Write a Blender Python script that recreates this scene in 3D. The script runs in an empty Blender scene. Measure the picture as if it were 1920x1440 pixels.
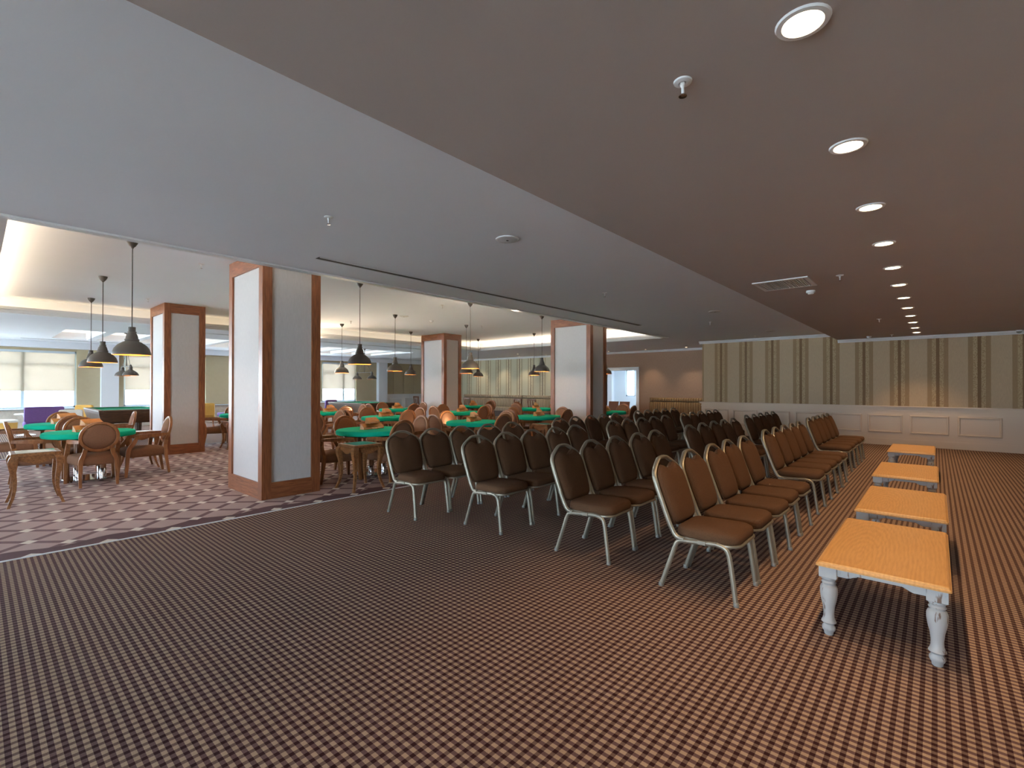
import bpy, math, random
from mathutils import Matrix, Vector
random.seed(7)
PI = math.pi
S = bpy.context.scene
COL = S.collection

# ------------------------------------------------------------------ camera, world, big lights, exposure
def set_camera():
    f = 897.0; yaw = math.radians(41.6); pitch = math.radians(0.30); roll = math.radians(0.12)
    fw = Vector((-math.sin(yaw) * math.cos(pitch), math.cos(yaw) * math.cos(pitch), math.sin(pitch)))
    r0 = Vector((math.cos(yaw), math.sin(yaw), 0)); u0 = r0.cross(fw)
    rt = r0 * math.cos(roll) + u0 * math.sin(roll); up = u0 * math.cos(roll) - r0 * math.sin(roll)
    cam = bpy.data.cameras.new('camera'); o = bpy.data.objects.new('camera', cam); COL.objects.link(o)
    m = Matrix((( rt.x, up.x, -fw.x, 0), (rt.y, up.y, -fw.y, 0), (rt.z, up.z, -fw.z, 1.40), (0, 0, 0, 1)))
    o.matrix_world = m
    cam.sensor_width = 36.0; cam.lens = f / 1920 * 36.0; cam.clip_start = 0.05; cam.clip_end = 500
    S.camera = o
set_camera()
S.view_settings.view_transform = 'Standard'; S.view_settings.look = 'None'
S.view_settings.gamma = 1.0; S.view_settings.use_curve_mapping = False
S.view_settings.exposure = 0.78
S.cycles.max_bounces = 10; S.cycles.diffuse_bounces = 6; S.cycles.glossy_bounces = 4
S.cycles.transparent_max_bounces = 16
S.cycles.use_denoising = True
S.cycles.sample_clamp_indirect = 6.0
S.cycles.caustics_reflective = False; S.cycles.caustics_refractive = False

SKY = 14.0
W = bpy.data.worlds.new('world'); S.world = W; W.use_nodes = True
bg = W.node_tree.nodes['Background']; bg.inputs[0].default_value = (0.66, 0.83, 1.0, 1); bg.inputs[1].default_value = SKY

def add_light(name, kind, loc, energy, color=(1, 1, 1), target=None, **kw):
    l = bpy.data.lights.new(name, kind); l.energy = energy; l.color = color
    for k, v in kw.items(): setattr(l, k, v)
    o = bpy.data.objects.new(name, l); COL.objects.link(o); o.location = loc
    if target is not None:
        o.rotation_euler = (Vector(target) - Vector(loc)).to_track_quat('-Z', 'Y').to_euler()
    return o
add_light('sun', 'SUN', (20, 25, 30), 36.0, (1.0, 0.98, 0.95), (20 - 8.2, 25 - 9.8, 30 - 14.5), angle=math.radians(1.0))   # stands behind the building: lights the slopes outside only
WARM = (1.0, 0.62, 0.30); LEDC = (1.0, 0.78, 0.54)
# daylight enters through the window openings: portals guide the sky light through them
WINDOWS_LEFT = [(-6.5, 2.24), (3.45, 5.93), (7.0, 10.0), (10.58, 12.3)]        # openings in wall_left (x = -21), by y; third unseen, added for daylight
WINDOWS_REAR = [(-20.4, -16.0), (-15.2, -10.8), (-3.6, 1.1)]               # openings in wall_rear (y = -7), by x; unseen, placed for daylight
for a, b in WINDOWS_LEFT:
    p = add_light('window_portal', 'AREA', (-20.98, (a + b) / 2, 1.59), 1, target=(0, (a + b) / 2, 1.59), shape='RECTANGLE', size=b - a, size_y=1.82)
    p.data.cycles.is_portal = True
for a, b in WINDOWS_REAR:
    p = add_light('window_portal', 'AREA', ((a + b) / 2, -6.98, 1.3), 1, target=((a + b) / 2, 5, 1.3), shape='RECTANGLE', size=b - a, size_y=2.4)
    p.data.cycles.is_portal = True

# ------------------------------------------------------------------ materials
MATS = {}
def _mat(name):
    m = bpy.data.materials.new(name); m.use_nodes = True; MATS[name] = m
    return m, m.node_tree.nodes, m.node_tree.links
def s2l(c):
    return tuple(((v / 255) / 12.92 if v / 255 <= 0.04045 else ((v / 255 + 0.055) / 1.055) ** 2.4) for v in c) + (1,)
def plain(name, c, rough=0.6, metal=0.0, noise=0.0, scale=40, bump=0.0, spec=0.5, bscale=None):
    m, n, l = _mat(name); b = n['Principled BSDF']
    col = s2l(c)
    b.inputs['Base Color'].default_value = col; b.inputs['Roughness'].default_value = rough
    b.inputs['Metallic'].default_value = metal; b.inputs['Specular IOR Level'].default_value = spec
    if noise or bump:
        tc = n.new('ShaderNodeTexCoord'); nz = n.new('ShaderNodeTexNoise'); nz.inputs['Scale'].default_value = scale; nz.inputs['Detail'].default_value = 3
        l.new(tc.outputs['Object'], nz.inputs['Vector'])
        if noise:
            mx = n.new('ShaderNodeMix'); mx.data_type = 'RGBA'
            mx.inputs[6].default_value = tuple(v * (1 - noise) for v in col[:3]) + (1,)
            mx.inputs[7].default_value = tuple(min(1, v * (1 + noise)) for v in col[:3]) + (1,)
            l.new(nz.outputs['Fac'], mx.inputs[0]); l.new(mx.outputs[2], b.inputs['Base Color'])
        if bump:
            nb = nz
            if bscale:
                nb = n.new('ShaderNodeTexNoise'); nb.inputs['Scale'].default_value = bscale; l.new(tc.outputs['Object'], nb.inputs['Vector'])
            bp = n.new('ShaderNodeBump'); bp.inputs['Strength'].default_value = bump; bp.inputs['Distance'].default_value = 0.01
            l.new(nb.outputs['Fac'], bp.inputs['Height']); l.new(bp.outputs[0], b.inputs['Normal'])
    return m
def emit(name, c, strength):
    m, n, l = _mat(name); b = n['Principled BSDF']
    b.inputs['Base Color'].default_value = (0.8, 0.8, 0.8, 1)
    b.inputs['Emission Color'].default_value = tuple(c) + (1,); b.inputs['Emission Strength'].default_value = strength
    return m
def wood(name, c1, c2, axis=2, scale=6.0, rough=0.45, stretch=12.0, ring=False):
    m, n, l = _mat(name); b = n['Principled BSDF']; b.inputs['Roughness'].default_value = rough
    tc = n.new('ShaderNodeTexCoord'); mp = n.new('ShaderNodeMapping'); s = [stretch, stretch, stretch]; s[axis] = 1.0
    mp.inputs['Scale'].default_value = s; l.new(tc.outputs['Object'], mp.inputs['Vector'])
    nz = n.new('ShaderNodeTexNoise'); nz.inputs['Scale'].default_value = scale; nz.inputs['Detail'].default_value = 6; nz.inputs['Distortion'].default_value = 0.6
    l.new(mp.outputs[0], nz.inputs['Vector'])
    rp = n.new('ShaderNodeValToRGB'); rp.color_ramp.elements[0].color = s2l(c1); rp.color_ramp.elements[1].color = s2l(c2)
    rp.color_ramp.elements[0].position = 0.3; rp.color_ramp.elements[1].position = 0.7
    src = nz.outputs['Fac']
    if ring:
        wv = n.new('ShaderNodeTexWave'); wv.wave_type = 'RINGS'; wv.rings_direction = 'Z'; wv.inputs['Scale'].default_value = 5.0
        wv.inputs['Distortion'].default_value = 5.0; wv.inputs['Detail'].default_value = 3; wv.inputs['Detail Scale'].default_value = 1.2
        mp2 = n.new('ShaderNodeMapping'); s2 = [3.2, 3.2, 3.2]; s2[axis] = 0.55; mp2.inputs['Scale'].default_value = s2; mp2.inputs['Location'].default_value = (0.35, 0.2, 0.0)
        l.new(tc.outputs['Object'], mp2.inputs['Vector']); l.new(mp2.outputs[0], wv.inputs['Vector'])
        mm = n.new('ShaderNodeMath'); mm.operation = 'MULTIPLY_ADD'; mm.inputs[1].default_value = 0.18
        sc = n.new('ShaderNodeMath'); sc.operation = 'MULTIPLY'; sc.inputs[1].default_value = 0.88
        l.new(nz.outputs['Fac'], sc.inputs[0]); l.new(wv.outputs['Fac'], mm.inputs[0]); l.new(sc.outputs[0], mm.inputs[2]); src = mm.outputs[0]
    l.new(src, rp.inputs[0]); l.new(rp.outputs[0], b.inputs['Base Color'])
    return m
class NB:                                            # tiny node-expression helper
    def __init__(s, n, l): s.n, s.l = n, l
    def m(s, op, a, b=None, c=None):
        q = s.n.new('ShaderNodeMath'); q.operation = op
        for i, v in enumerate((a, b, c)):
            if v is None: continue
            if isinstance(v, (int, float)): q.inputs[i].default_value = v
            else: s.l.new(v, q.inputs[i])
        return q.outputs[0]
    def mix(s, fac, a, b):
        q = s.n.new('ShaderNodeMix'); q.data_type = 'RGBA'
        if isinstance(fac, (int, float)): q.inputs[0].default_value = fac
        else: s.l.new(fac, q.inputs[0])
        for i, v in ((6, a), (7, b)):
            if isinstance(v, tuple): q.inputs[i].default_value = v
            else: s.l.new(v, q.inputs[i])
        return q.outputs[2]
    def pos(s):
        g = s.n.new('ShaderNodeNewGeometry'); x = s.n.new('ShaderNodeSeparateXYZ'); s.l.new(g.outputs['Position'], x.inputs[0])
        return g.outputs['Position'], x.outputs[0], x.outputs[1], x.outputs[2]

def carpet_material():
    m, n, l = _mat('carpet'); b = n['Principled BSDF']; b.inputs['Roughness'].default_value = 0.95; b.inputs['Specular IOR Level'].default_value = 0.15
    B = NB(n, l); P, X, Y, Z = B.pos()
    # small gingham check
    sx = B.m('LESS_THAN', B.m('FRACT', B.m('DIVIDE', X, 0.0435)), 0.57)
    sy = B.m('LESS_THAN', B.m('FRACT', B.m('DIVIDE', B.m('ADD', Y, 0.008), 0.0377)), 0.5)
    light, midA, midB, dark = s2l((172, 146, 122)), s2l((112, 89, 78)), s2l((106, 80, 78)), s2l((58, 30, 32))
    g = B.mix(sx, B.mix(sy, dark, midA), B.mix(sy, midB, light))
    # lattice carpet
    r = 1 / math.sqrt(2)
    u = B.m('MULTIPLY', B.m('ADD', X, Y), r); v = B.m('MULTIPLY', B.m('SUBTRACT', Y, X), r)
    du = B.m('MULTIPLY', B.m('ABSOLUTE', B.m('SUBTRACT', B.m('FRACT', B.m('ADD', B.m('DIVIDE', B.m('SUBTRACT', u, -3.713), 0.3405), 0.5)), 0.5)), 0.3405)
    dv = B.m('MULTIPLY', B.m('ABSOLUTE', B.m('SUBTRACT', B.m('FRACT', B.m('ADD', B.m('DIVIDE', B.m('SUBTRACT', v, 5.247), 0.3577), 0.5)), 0.5)), 0.3577)
    lu = B.m('LESS_THAN', du, 0.031); lv = B.m('LESS_THAN', dv, 0.033)
    base, line, cream = s2l((180, 156, 149)), s2l((120, 94, 95)), s2l((226, 216, 204))
    wave = B.m('MULTIPLY', B.m('SINE', B.m('MULTIPLY', Y, 9.0)), 0.05)
    border = B.m('MAXIMUM', B.m('GREATER_THAN', B.m('ADD', X, wave), -5.77), B.m('LESS_THAN', B.m('ADD', X, wave), -13.0))
    cr_ = B.m('MULTIPLY', B.m('LESS_THAN', du, 0.046), B.m('LESS_THAN', dv, 0.048))
    lat = B.mix(cr_, B.mix(B.m('MAXIMUM', lu, lv), base, line), cream)
    lat = B.mix(B.m('MULTIPLY', border, B.m('SUBTRACT', 1.0, cr_)), lat, s2l((102, 78, 80)))
    inlat = B.m('MULTIPLY', B.m('MULTIPLY', B.m('LESS_THAN', X, -5.537), B.m('GREATER_THAN', X, -13.2)), B.m('LESS_THAN', Y, 13.4))
    c = B.mix(inlat, g, lat)
    nz = n.new('ShaderNodeTexNoise'); nz.inputs['Scale'].default_value = 260; nz.inputs['Detail'].default_value = 2; l.new(P, nz.inputs['Vector'])
    n2 = n.new('ShaderNodeTexNoise'); n2.inputs['Scale'].default_value = 1.6; n2.inputs['Detail'].default_value = 4; l.new(P, n2.inputs['Vector'])
    k = B.m('MULTIPLY', B.m('MULTIPLY_ADD', nz.outputs['Fac'], 0.5, 0.75), B.m('MULTIPLY_ADD', n2.outputs['Fac'], 0.24, 0.88))
    mu = n.new('ShaderNodeMix'); mu.data_type = 'RGBA'; mu.blend_type = 'MULTIPLY'; mu.inputs[0].default_value = 1.0
    l.new(c, mu.inputs[6]); cb = n.new('ShaderNodeCombineColor'); [l.new(k, cb.inputs[i]) for i in range(3)]; l.new(cb.outputs[0], mu.inputs[7])
    l.new(mu.outputs[2], b.inputs['Base Color'])
    bp = n.new('ShaderNodeBump'); bp.inputs['Strength'].default_value = 0.35; bp.inputs['Distance'].default_value = 0.004
    l.new(nz.outputs['Fac'], bp.inputs['Height']); l.new(bp.outputs[0], b.inputs['Normal'])
def wallpaper_material(name, axis, plain_c, mid_c, orn_c, dark_c, center, period=0.688):
    m, n, l = _mat(name); b = n['Principled BSDF']; b.inputs['Roughness'].default_value = 0.6
    B = NB(n, l); P, X, Y, Z = B.pos(); A = X if axis == 0 else Y
    d = B.m('MULTIPLY', B.m('ABSOLUTE', B.m('SUBTRACT', B.m('FRACT', B.m('ADD', B.m('DIVIDE', B.m('SUBTRACT', A, center), period), 0.5)), 0.5)), period)
    vo = n.new('ShaderNodeTexVoronoi'); vo.inputs['Scale'].default_value = 42; l.new(P, vo.inputs['Vector'])
    orn = B.mix(B.m('GREATER_THAN', vo.outputs['Distance'], 0.42), s2l(mid_c), s2l(orn_c))
    c = B.mix(B.m('LESS_THAN', d, 0.182), s2l(plain_c), s2l(mid_c))
    c = B.mix(B.m('LESS_THAN', d, 0.102), c, orn)
    c = B.mix(B.m('LESS_THAN', d, 0.030), c, s2l(dark_c))
    mp = n.new('ShaderNodeMapping'); sc = [9, 9, 0.6]; mp.inputs['Scale'].default_value = (160, 160, 14); l.new(P, mp.inputs['Vector'])
    nz = n.new('ShaderNodeTexNoise'); nz.inputs['Scale'].default_value = 1.0; nz.inputs['Detail'].default_value = 3; l.new(mp.outputs[0], nz.inputs['Vector'])
    k = B.m('MULTIPLY_ADD', nz.outputs['Fac'], 0.4, 0.8)
    mu = n.new('ShaderNodeMix'); mu.data_type = 'RGBA'; mu.blend_type = 'MULTIPLY'; mu.inputs[0].default_value = 1.0
    cb = n.new('ShaderNodeCombineColor'); [l.new(k, cb.inputs[i]) for i in range(3)]
    l.new(c, mu.inputs[6]); l.new(cb.outputs[0], mu.inputs[7]); l.new(mu.outputs[2], b.inputs['Base Color'])
def grain_material(name, c, k=0.25, sc=(150, 150, 12), rough=0.7, bump=0.0):
    m, n, l = _mat(name); b = n['Principled BSDF']; b.inputs['Roughness'].default_value = rough; b.inputs['Specular IOR Level'].default_value = 0.25
    B = NB(n, l); P, X, Y, Z = B.pos()
    mp = n.new('ShaderNodeMapping'); mp.inputs['Scale'].default_value = sc; l.new(P, mp.inputs['Vector'])
    nz = n.new('ShaderNodeTexNoise'); nz.inputs['Scale'].default_value = 1.0; nz.inputs['Detail'].default_value = 4; l.new(mp.outputs[0], nz.inputs['Vector'])
    col = s2l(c)
    o = B.mix(nz.outputs['Fac'], tuple(v * (1 - k) for v in col[:3]) + (1,), tuple(min(1, v * (1 + k)) for v in col[:3]) + (1,))
    l.new(o, b.inputs['Base Color'])
    if bump:
        bp = n.new('ShaderNodeBump'); bp.inputs['Strength'].default_value = bump; bp.inputs['Distance'].default_value = 0.003
        l.new(nz.outputs['Fac'], bp.inputs['Height']); l.new(bp.outputs[0], b.inputs['Normal'])
def stripe_material(name, axis, cs, period, rough=0.8):
    m, n, l = _mat(name); b = n['Principled BSDF']; b.inputs['Roughness'].default_value = rough; b.inputs['Specular IOR Level'].default_value = 0.2
    B = NB(n, l); P, X, Y, Z = B.pos(); A = (X, Y, Z)[axis]
    fr = B.m('FRACT', B.m('DIVIDE', A, period))
    c = B.mix(B.m('LESS_THAN', fr, 0.55), s2l(cs[0]), s2l(cs[1]))
    c = B.mix(B.m('LESS_THAN', B.m('ABSOLUTE', B.m('SUBTRACT', fr, 0.78)), 0.07), c, s2l(cs[2]))
    l.new(c, b.inputs['Base Color'])
def glass_material():
    m, n, l = _mat('window_glass'); n.remove(n['Principled BSDF']); out = n['Material Output']
    t = n.new('ShaderNodeBsdfTransparent'); t.inputs[0].default_value = (0.95, 0.98, 1, 1); g = n.new('ShaderNodeBsdfGlossy'); g.inputs['Roughness'].default_value = 0.02
    mx = n.new('ShaderNodeMixShader'); mx.inputs[0].default_value = 0.05
    l.new(t.outputs[0], mx.inputs[1]); l.new(g.outputs[0], mx.inputs[2]); l.new(mx.outputs[0], out.inputs[0])
def blind_material():
    m, n, l = _mat('blind_fabric'); n.remove(n['Principled BSDF']); out = n['Material Output']
    t = n.new('ShaderNodeBsdfTransparent'); t.inputs[0].default_value = (0.98, 0.97, 0.94, 1)
    tl = n.new('ShaderNodeBsdfTranslucent'); tl.inputs[0].default_value = (0.34, 0.29, 0.245, 1); d = n.new('ShaderNodeBsdfDiffuse'); d.inputs[0].default_value = s2l((200, 190, 168))
    a = n.new('ShaderNodeMixShader'); a.inputs[0].default_value = 0.45; l.new(tl.outputs[0], a.inputs[1]); l.new(d.outputs[0], a.inputs[2])
    mx = n.new('ShaderNodeMixShader'); mx.inputs[0].default_value = 0.955
    l.new(t.outputs[0], mx.inputs[1]); l.new(a.outputs[0], mx.inputs[2]); l.new(mx.outputs[0], out.inputs[0])
def distressed_material():
    m, n, l = _mat('white_distressed'); b = n['Principled BSDF']; b.inputs['Roughness'].default_value = 0.5
    tc = n.new('ShaderNodeTexCoord'); mp = n.new('ShaderNodeMapping'); mp.inputs['Scale'].default_value = (26, 26, 5); l.new(tc.outputs['Object'], mp.inputs['Vector'])
    nz = n.new('ShaderNodeTexNoise'); nz.inputs['Scale'].default_value = 1.6; nz.inputs['Detail'].default_value = 3; l.new(mp.outputs[0], nz.inputs['Vector'])
    rp = n.new('ShaderNodeValToRGB'); rp.color_ramp.elements[0].position = 0.31; rp.color_ramp.elements[0].color = s2l((112, 84, 66))
    rp.color_ramp.elements[1].position = 0.37; rp.color_ramp.elements[1].color = s2l((176, 173, 170))
    l.new(nz.outputs['Fac'], rp.inputs[0]); l.new(rp.outputs[0], b.inputs['Base Color'])
def tufted_material(name, c):
    plain(name, c, 0.85, noise=0.12, scale=30)

carpet_material(); glass_material(); blind_material(); distressed_material()
wallpaper_material('wallpaper_warm', 0, (182, 158, 126), (150, 122, 84), (178, 154, 116), (118, 88, 50), -2.046)
wallpaper_material('wallpaper_sage', 0, (182, 172, 142), (158, 142, 112), (204, 190, 154), (118, 100, 76), -15.40)
grain_material('wallpaper_brown', (150, 120, 98), 0.35)
grain_material('column_fabric', (204, 197, 193), 0.10, (70, 70, 16), bump=0.25)
plain('ceiling_white', (232, 236, 242), 0.9, noise=0.02, scale=2)
plain('ceiling_taupe', (176, 166, 160), 0.9, noise=0.03, scale=2)
plain('trim_white', (226, 226, 226), 0.45)
plain('wainscot_cream', (216, 194, 170), 0.45)
plain('wall_olive', (172, 158, 128), 0.8, noise=0.05, scale=8)
plain('wall_beige', (190, 176, 156), 0.8)
plain('wall_blue', (206, 220, 230), 0.8)
plain('pilaster_white', (224, 230, 236), 0.6)
plain('window_frame_paint', (190, 202, 210), 0.4)
plain('stone', (196, 188, 174), 0.9, noise=0.35, scale=9, bump=0.6)
wood('column_wood', (112, 60, 32), (158, 96, 58), 2, 5.0, 0.4, 10)
wood('rail_wood', (112, 60, 32), (160, 98, 60), 0, 5.0, 0.4, 10)
wood('rail_wood_y', (112, 60, 32), (160, 98, 60), 1, 5.0, 0.4, 10)
wood('chair_wood', (128, 80, 44), (168, 112, 68), 2, 6.0, 0.4, 8)
wood('side_table_wood', (110, 70, 38), (160, 108, 66), 0, 6.0, 0.35, 8)
wood('rack_wood', (186, 118, 56), (222, 156, 86), 0, 8.0, 0.5, 8)
wood('oak_top', (190, 138, 78), (208, 156, 94), 1, 7.0, 0.42, 14, ring=True)
wood('dark_wood', (62, 42, 28), (96, 68, 46), 1, 6.0, 0.5, 8)
wood('slat_wood', (92, 54, 32), (132, 84, 54), 0, 6.0, 0.5, 8)
plain('champagne_metal', (158, 150, 134), 0.42, 0.7)
plain('chrome', (225, 228, 232), 0.08, 1.0)
plain('clear_foot', (128, 124, 116), 0.3)
plain('banquet_fabric', (90, 63, 43), 0.9, noise=0.5, scale=240, bump=0.3, spec=0.2)
plain('armchair_fabric', (134, 96, 72), 0.9, noise=0.38, scale=150, bump=0.3, spec=0.2)
plain('felt_green', (22, 182, 146), 0.95, noise=0.08, scale=90, spec=0.1)
plain('pool_cloth', (34, 120, 92), 0.95, spec=0.1)
plain('table_glass', (150, 148, 138), 0.06, 0.0, spec=0.8)
plain('lamp_grey', (80, 73, 66), 0.55)
plain('lamp_inner', (222, 150, 70), 0.6)
plain('cord', (70, 66, 62), 0.6)
plain('slot_dark', (40, 36, 34), 0.7)
plain('grille', (210, 212, 214), 0.5)
tufted_material('purple_velvet', (104, 74, 128)); tufted_material('mustard_velvet', (206, 160, 78)); tufted_material('ivory_fabric', (226, 218, 202))
stripe_material('banquette_tan', 0, ((176, 146, 106), (130, 98, 66), (86, 60, 42)), 0.0862)
stripe_material('banquette_grey', 0, ((206, 192, 164), (140, 118, 96), (100, 80, 66)), 0.0862)
plain('outdoor_ground', (238, 238, 232), 0.95, noise=0.06, scale=0.6)
plain('shrub_green', (116, 132, 104), 0.95, noise=0.3, scale=6)
plain('white_lacquer', (226, 228, 230), 0.35)
plain('leather_brown', (124, 76, 46), 0.5)
emit('bulb', (1.0, 0.60, 0.24), 9.0)
emit('downlight_glow', (1.0, 0.80, 0.50), 14.0)
emit('led', (1.0, 0.70, 0.38), 2.0)
emit('coffer_glow', (1.0, 0.86, 0.70), 0.6)  # emission put on the coffer lids in place of their hidden strips

# ------------------------------------------------------------------ mesh helpers
class MB:
    def __init__(s): s.v, s.f = [], []
    def add(s, v, f):
        o = len(s.v); s.v += [tuple(p) for p in v]; s.f += [tuple(i + o for i in q) for q in f]; return s
    def box(s, x0, x1, y0, y1, z0, z1):
        v = [(x0, y0, z0), (x1, y0, z0), (x1, y1, z0), (x0, y1, z0), (x0, y0, z1), (x1, y0, z1), (x1, y1, z1), (x0, y1, z1)]
        return s.add(v, [(0, 3, 2, 1), (4, 5, 6, 7), (0, 1, 5, 4), (1, 2, 6, 5), (2, 3, 7, 6), (3, 0, 4, 7)])
    def cbox(s, x0, x1, y0, y1, z0, z1, c=0.008):                # box with chamfered vertical + top edges
        def ring(d, z): return [(x0 + d + c, y0 + d, z), (x1 - d - c, y0 + d, z), (x1 - d, y0 + d + c, z), (x1 - d, y1 - d - c, z), (x1 - d - c, y1 - d, z), (x0 + d + c, y1 - d, z), (x0 + d, y1 - d - c, z), (x0 + d, y0 + d + c, z)]
        rings = [ring(c, z0), ring(0, z0 + c), ring(0, z1 - c), ring(c, z1)]
        return s.loft(rings)
    def loft(s, rings, cap=True, closed=False):
        n = len(rings[0]); v = [p for r in rings for p in r]; f = []
        m = len(rings)
        for i in range(m if closed else m - 1):
            a, b = i * n, ((i + 1) % m) * n
            for k in range(n):
                k2 = (k + 1) % n
                f.append((a + k, a + k2, b + k2, b + k))
        if cap and not closed:
            f.append(tuple(range(n - 1, -1, -1))); f.append(tuple(range((m - 1) * n, m * n)))
        return s.add(v, f)
    def lathe(s, prof, seg=20, cx=0, cy=0, cap=True):
        rings = [[(cx + r * math.cos(2 * PI * k / seg), cy + r * math.sin(2 * PI * k / seg), z) for k in range(seg)] for r, z in prof]
        return s.loft(rings, cap)
    def tube(s, pts, r, seg=8, closed=False, flat=1.0, sq=False):
        pts = [Vector(p) for p in pts]; n = len(pts)
        rr = r if isinstance(r, (list, tuple)) else [r] * n
        tang = []
        for i in range(n):
            if closed: t = pts[(i + 1) % n] - pts[i - 1]
            else: t = pts[min(i + 1, n - 1)] - pts[max(i - 1, 0)]
            tang.append(t.normalized())
        ref = Vector((0, 1, 0)) if abs(tang[0].y) < 0.9 else Vector((1, 0, 0))
        nrm = (ref - tang[0] * ref.dot(tang[0])).normalized(); rings = []
        off = PI / 4 if sq else 0; sg = 4 if sq else seg; kk = math.sqrt(2) if sq else 1
        for i in range(n):
            nrm = (nrm - tang[i] * nrm.dot(tang[i])).normalized(); bi = tang[i].cross(nrm)
            rings.append([pts[i] + (nrm * math.cos(2 * PI * k / sg + off) + bi * math.sin(2 * PI * k / sg + off) * flat) * rr[i] * kk for k in range(sg)])
        return s.loft(rings, True, closed)
    def mesh(s, name, mat, smooth=None):
        me = bpy.data.meshes.new(name); me.from_pydata(s.v, [], s.f); me.update()
        me.materials.append(MATS[mat])
        if smooth:
            me.polygons.foreach_set('use_smooth', [True] * len(me.polygons)); me.set_sharp_from_angle(angle=math.radians(smooth))
        return me
def cr(pts, n=4):                                       # Catmull-Rom through the points
    P = [Vector(p) for p in pts]; P = [P[0] * 2 - P[1]] + P + [P[-1] * 2 - P[-2]]; out = []
    for i in range(1, len(P) - 2):
        for k in range(n):
            t = k / n; a, b, c, d = P[i - 1:i + 3]
            out.append(0.5 * ((2 * b) + (c - a) * t + (2 * a - 5 * b + 4 * c - d) * t * t + (3 * b - a - 3 * c + d) * t ** 3))
    return out + [P[-2]]
def cushion(mb, outline, prof, fn):
    cx = sum(p[0] for p in outline) / len(outline); cy = sum(p[1] for p in outline) / len(outline)
    return mb.loft([[fn(cx + (a - cx) * s, cy + (b - cy) * s, h) for a, b in outline] for s, h in prof])
def rrect(x0, x1, y0, y1, r, n=4):
    o = []
    for cx, cy, a0 in ((x1 - r, y0 + r, -90), (x1 - r, y1 - r, 0), (x0 + r, y1 - r, 90), (x0 + r, y0 + r, 180)):
        for k in range(n + 1):
            a = math.radians(a0 + 90 * k / n); o.append((cx + r * math.cos(a), cy + r * math.sin(a)))
    return o
def ellipse(cx, cy, a, b, n=32): return [(cx + a * math.cos(2 * PI * k / n), cy + b * math.sin(2 * PI * k / n)) for k in range(n)]

def link(name, data, parent=None):
    o = bpy.data.objects.new(name, data); COL.objects.link(o)
    if parent is not None: o.parent = parent
    return o
def tag(o, label=None, cat=None, group=None, kind=None):
    if label: o['label'] = label
    if cat: o['category'] = cat
    if group: o['group'] = group
    if kind: o['kind'] = kind
    return o
def thing(name, label, cat, loc=(0, 0, 0), rz=0.0, group=None):
    o = link(name, None); o.location = loc; o.rotation_euler = (0, 0, rz); o.empty_display_size = 0.1
    return tag(o, label, cat, group)
def part(name, mb, mat, parent, smooth=None, label=None):
    o = link(name, mb.mesh(name, mat, smooth) if isinstance(mb, MB) else mb, parent)
    if label: o['label'] = label
    return o
def struct(name, mb, mat, parent=None, smooth=None):
    o = link(name, mb.mesh(name, mat, smooth), parent)
    if parent is None: o['kind'] = 'structure'
    return o
def sbox(name, mat, x0, x1, y0, y1, z0, z1, parent=None): return struct(name, MB().box(x0, x1, y0, y1, z0, z1), mat, parent)
# a template is a list of (name, mesh, [sub-parts]); stamp() makes one thing out of it, sharing mesh data
def stamp(tpl, name, label, cat, loc, rz=0.0, group=None):
    t = thing(name, label, cat, loc, rz, group)
    for nm, me, subs in tpl:
        p = link(nm, me, t)
        for sn, sm in subs: link(sn, sm, p)
    return t
ORD = ['first', 'second', 'third', 'fourth', 'fifth', 'sixth', 'seventh', 'eighth', 'ninth', 'tenth', 'eleventh', 'twelfth']

# ------------------------------------------------------------------ the room
XL, XR, Y0, YF, YB = -21.0, 1.45, -7.0, 14.77, 17.1
ZR, ZM, ZT = 2.61, 2.78, 3.08                          # right ceiling, main ceiling, tray ceiling
sbox('floor', 'carpet', XL - 0.2, XR + 0.2, Y0 - 0.2, 21.0, -0.1, 0.0)
o = struct('trim_1', MB().box(-5.556, -5.532, Y0, 13.4, 0.0, 0.006), 'trim_white')
o = struct('trim_2', MB().box(-13.21, -13.19, Y0, 13.4, 0.0, 0.006), 'trim_white')

# ceilings
c = sbox('ceiling', 'ceiling_taupe', -1.9, XR + 0.1, Y0, YF, ZR, ZM + 0.3); c['label'] = 'lower taupe ceiling over the rows of chairs'
TX0, TX1, TY0, TY1 = -13.0, -5.7, 0.14, 12.8           # tray opening
CV = 0.30
main = MB(); T = ZM + 0.05
main.box(TX1, -1.9, Y0, YB, ZM, T)
main.box(-1.9, XR, YF, YB, ZM, T)
main.box(TX0, TX1, Y0, TY0, ZM, T); main.box(TX0, TX1, TY1, YB, ZM, T)
main.box(-16.0, TX0, Y0, YB, ZM, T); main.box(XL, -19.2, Y0, YB, ZM, T)
COF = [1.5 + 0.97 * k for k in range(11)]; COFW = 0.77
ys = [Y0] + [v for c0 in COF for v in (c0, c0 + COFW)] + [YB]
for i in range(0, len(ys), 2): main.box(-19.2, -16.0, ys[i], ys[i + 1], ZM, T)
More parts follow.
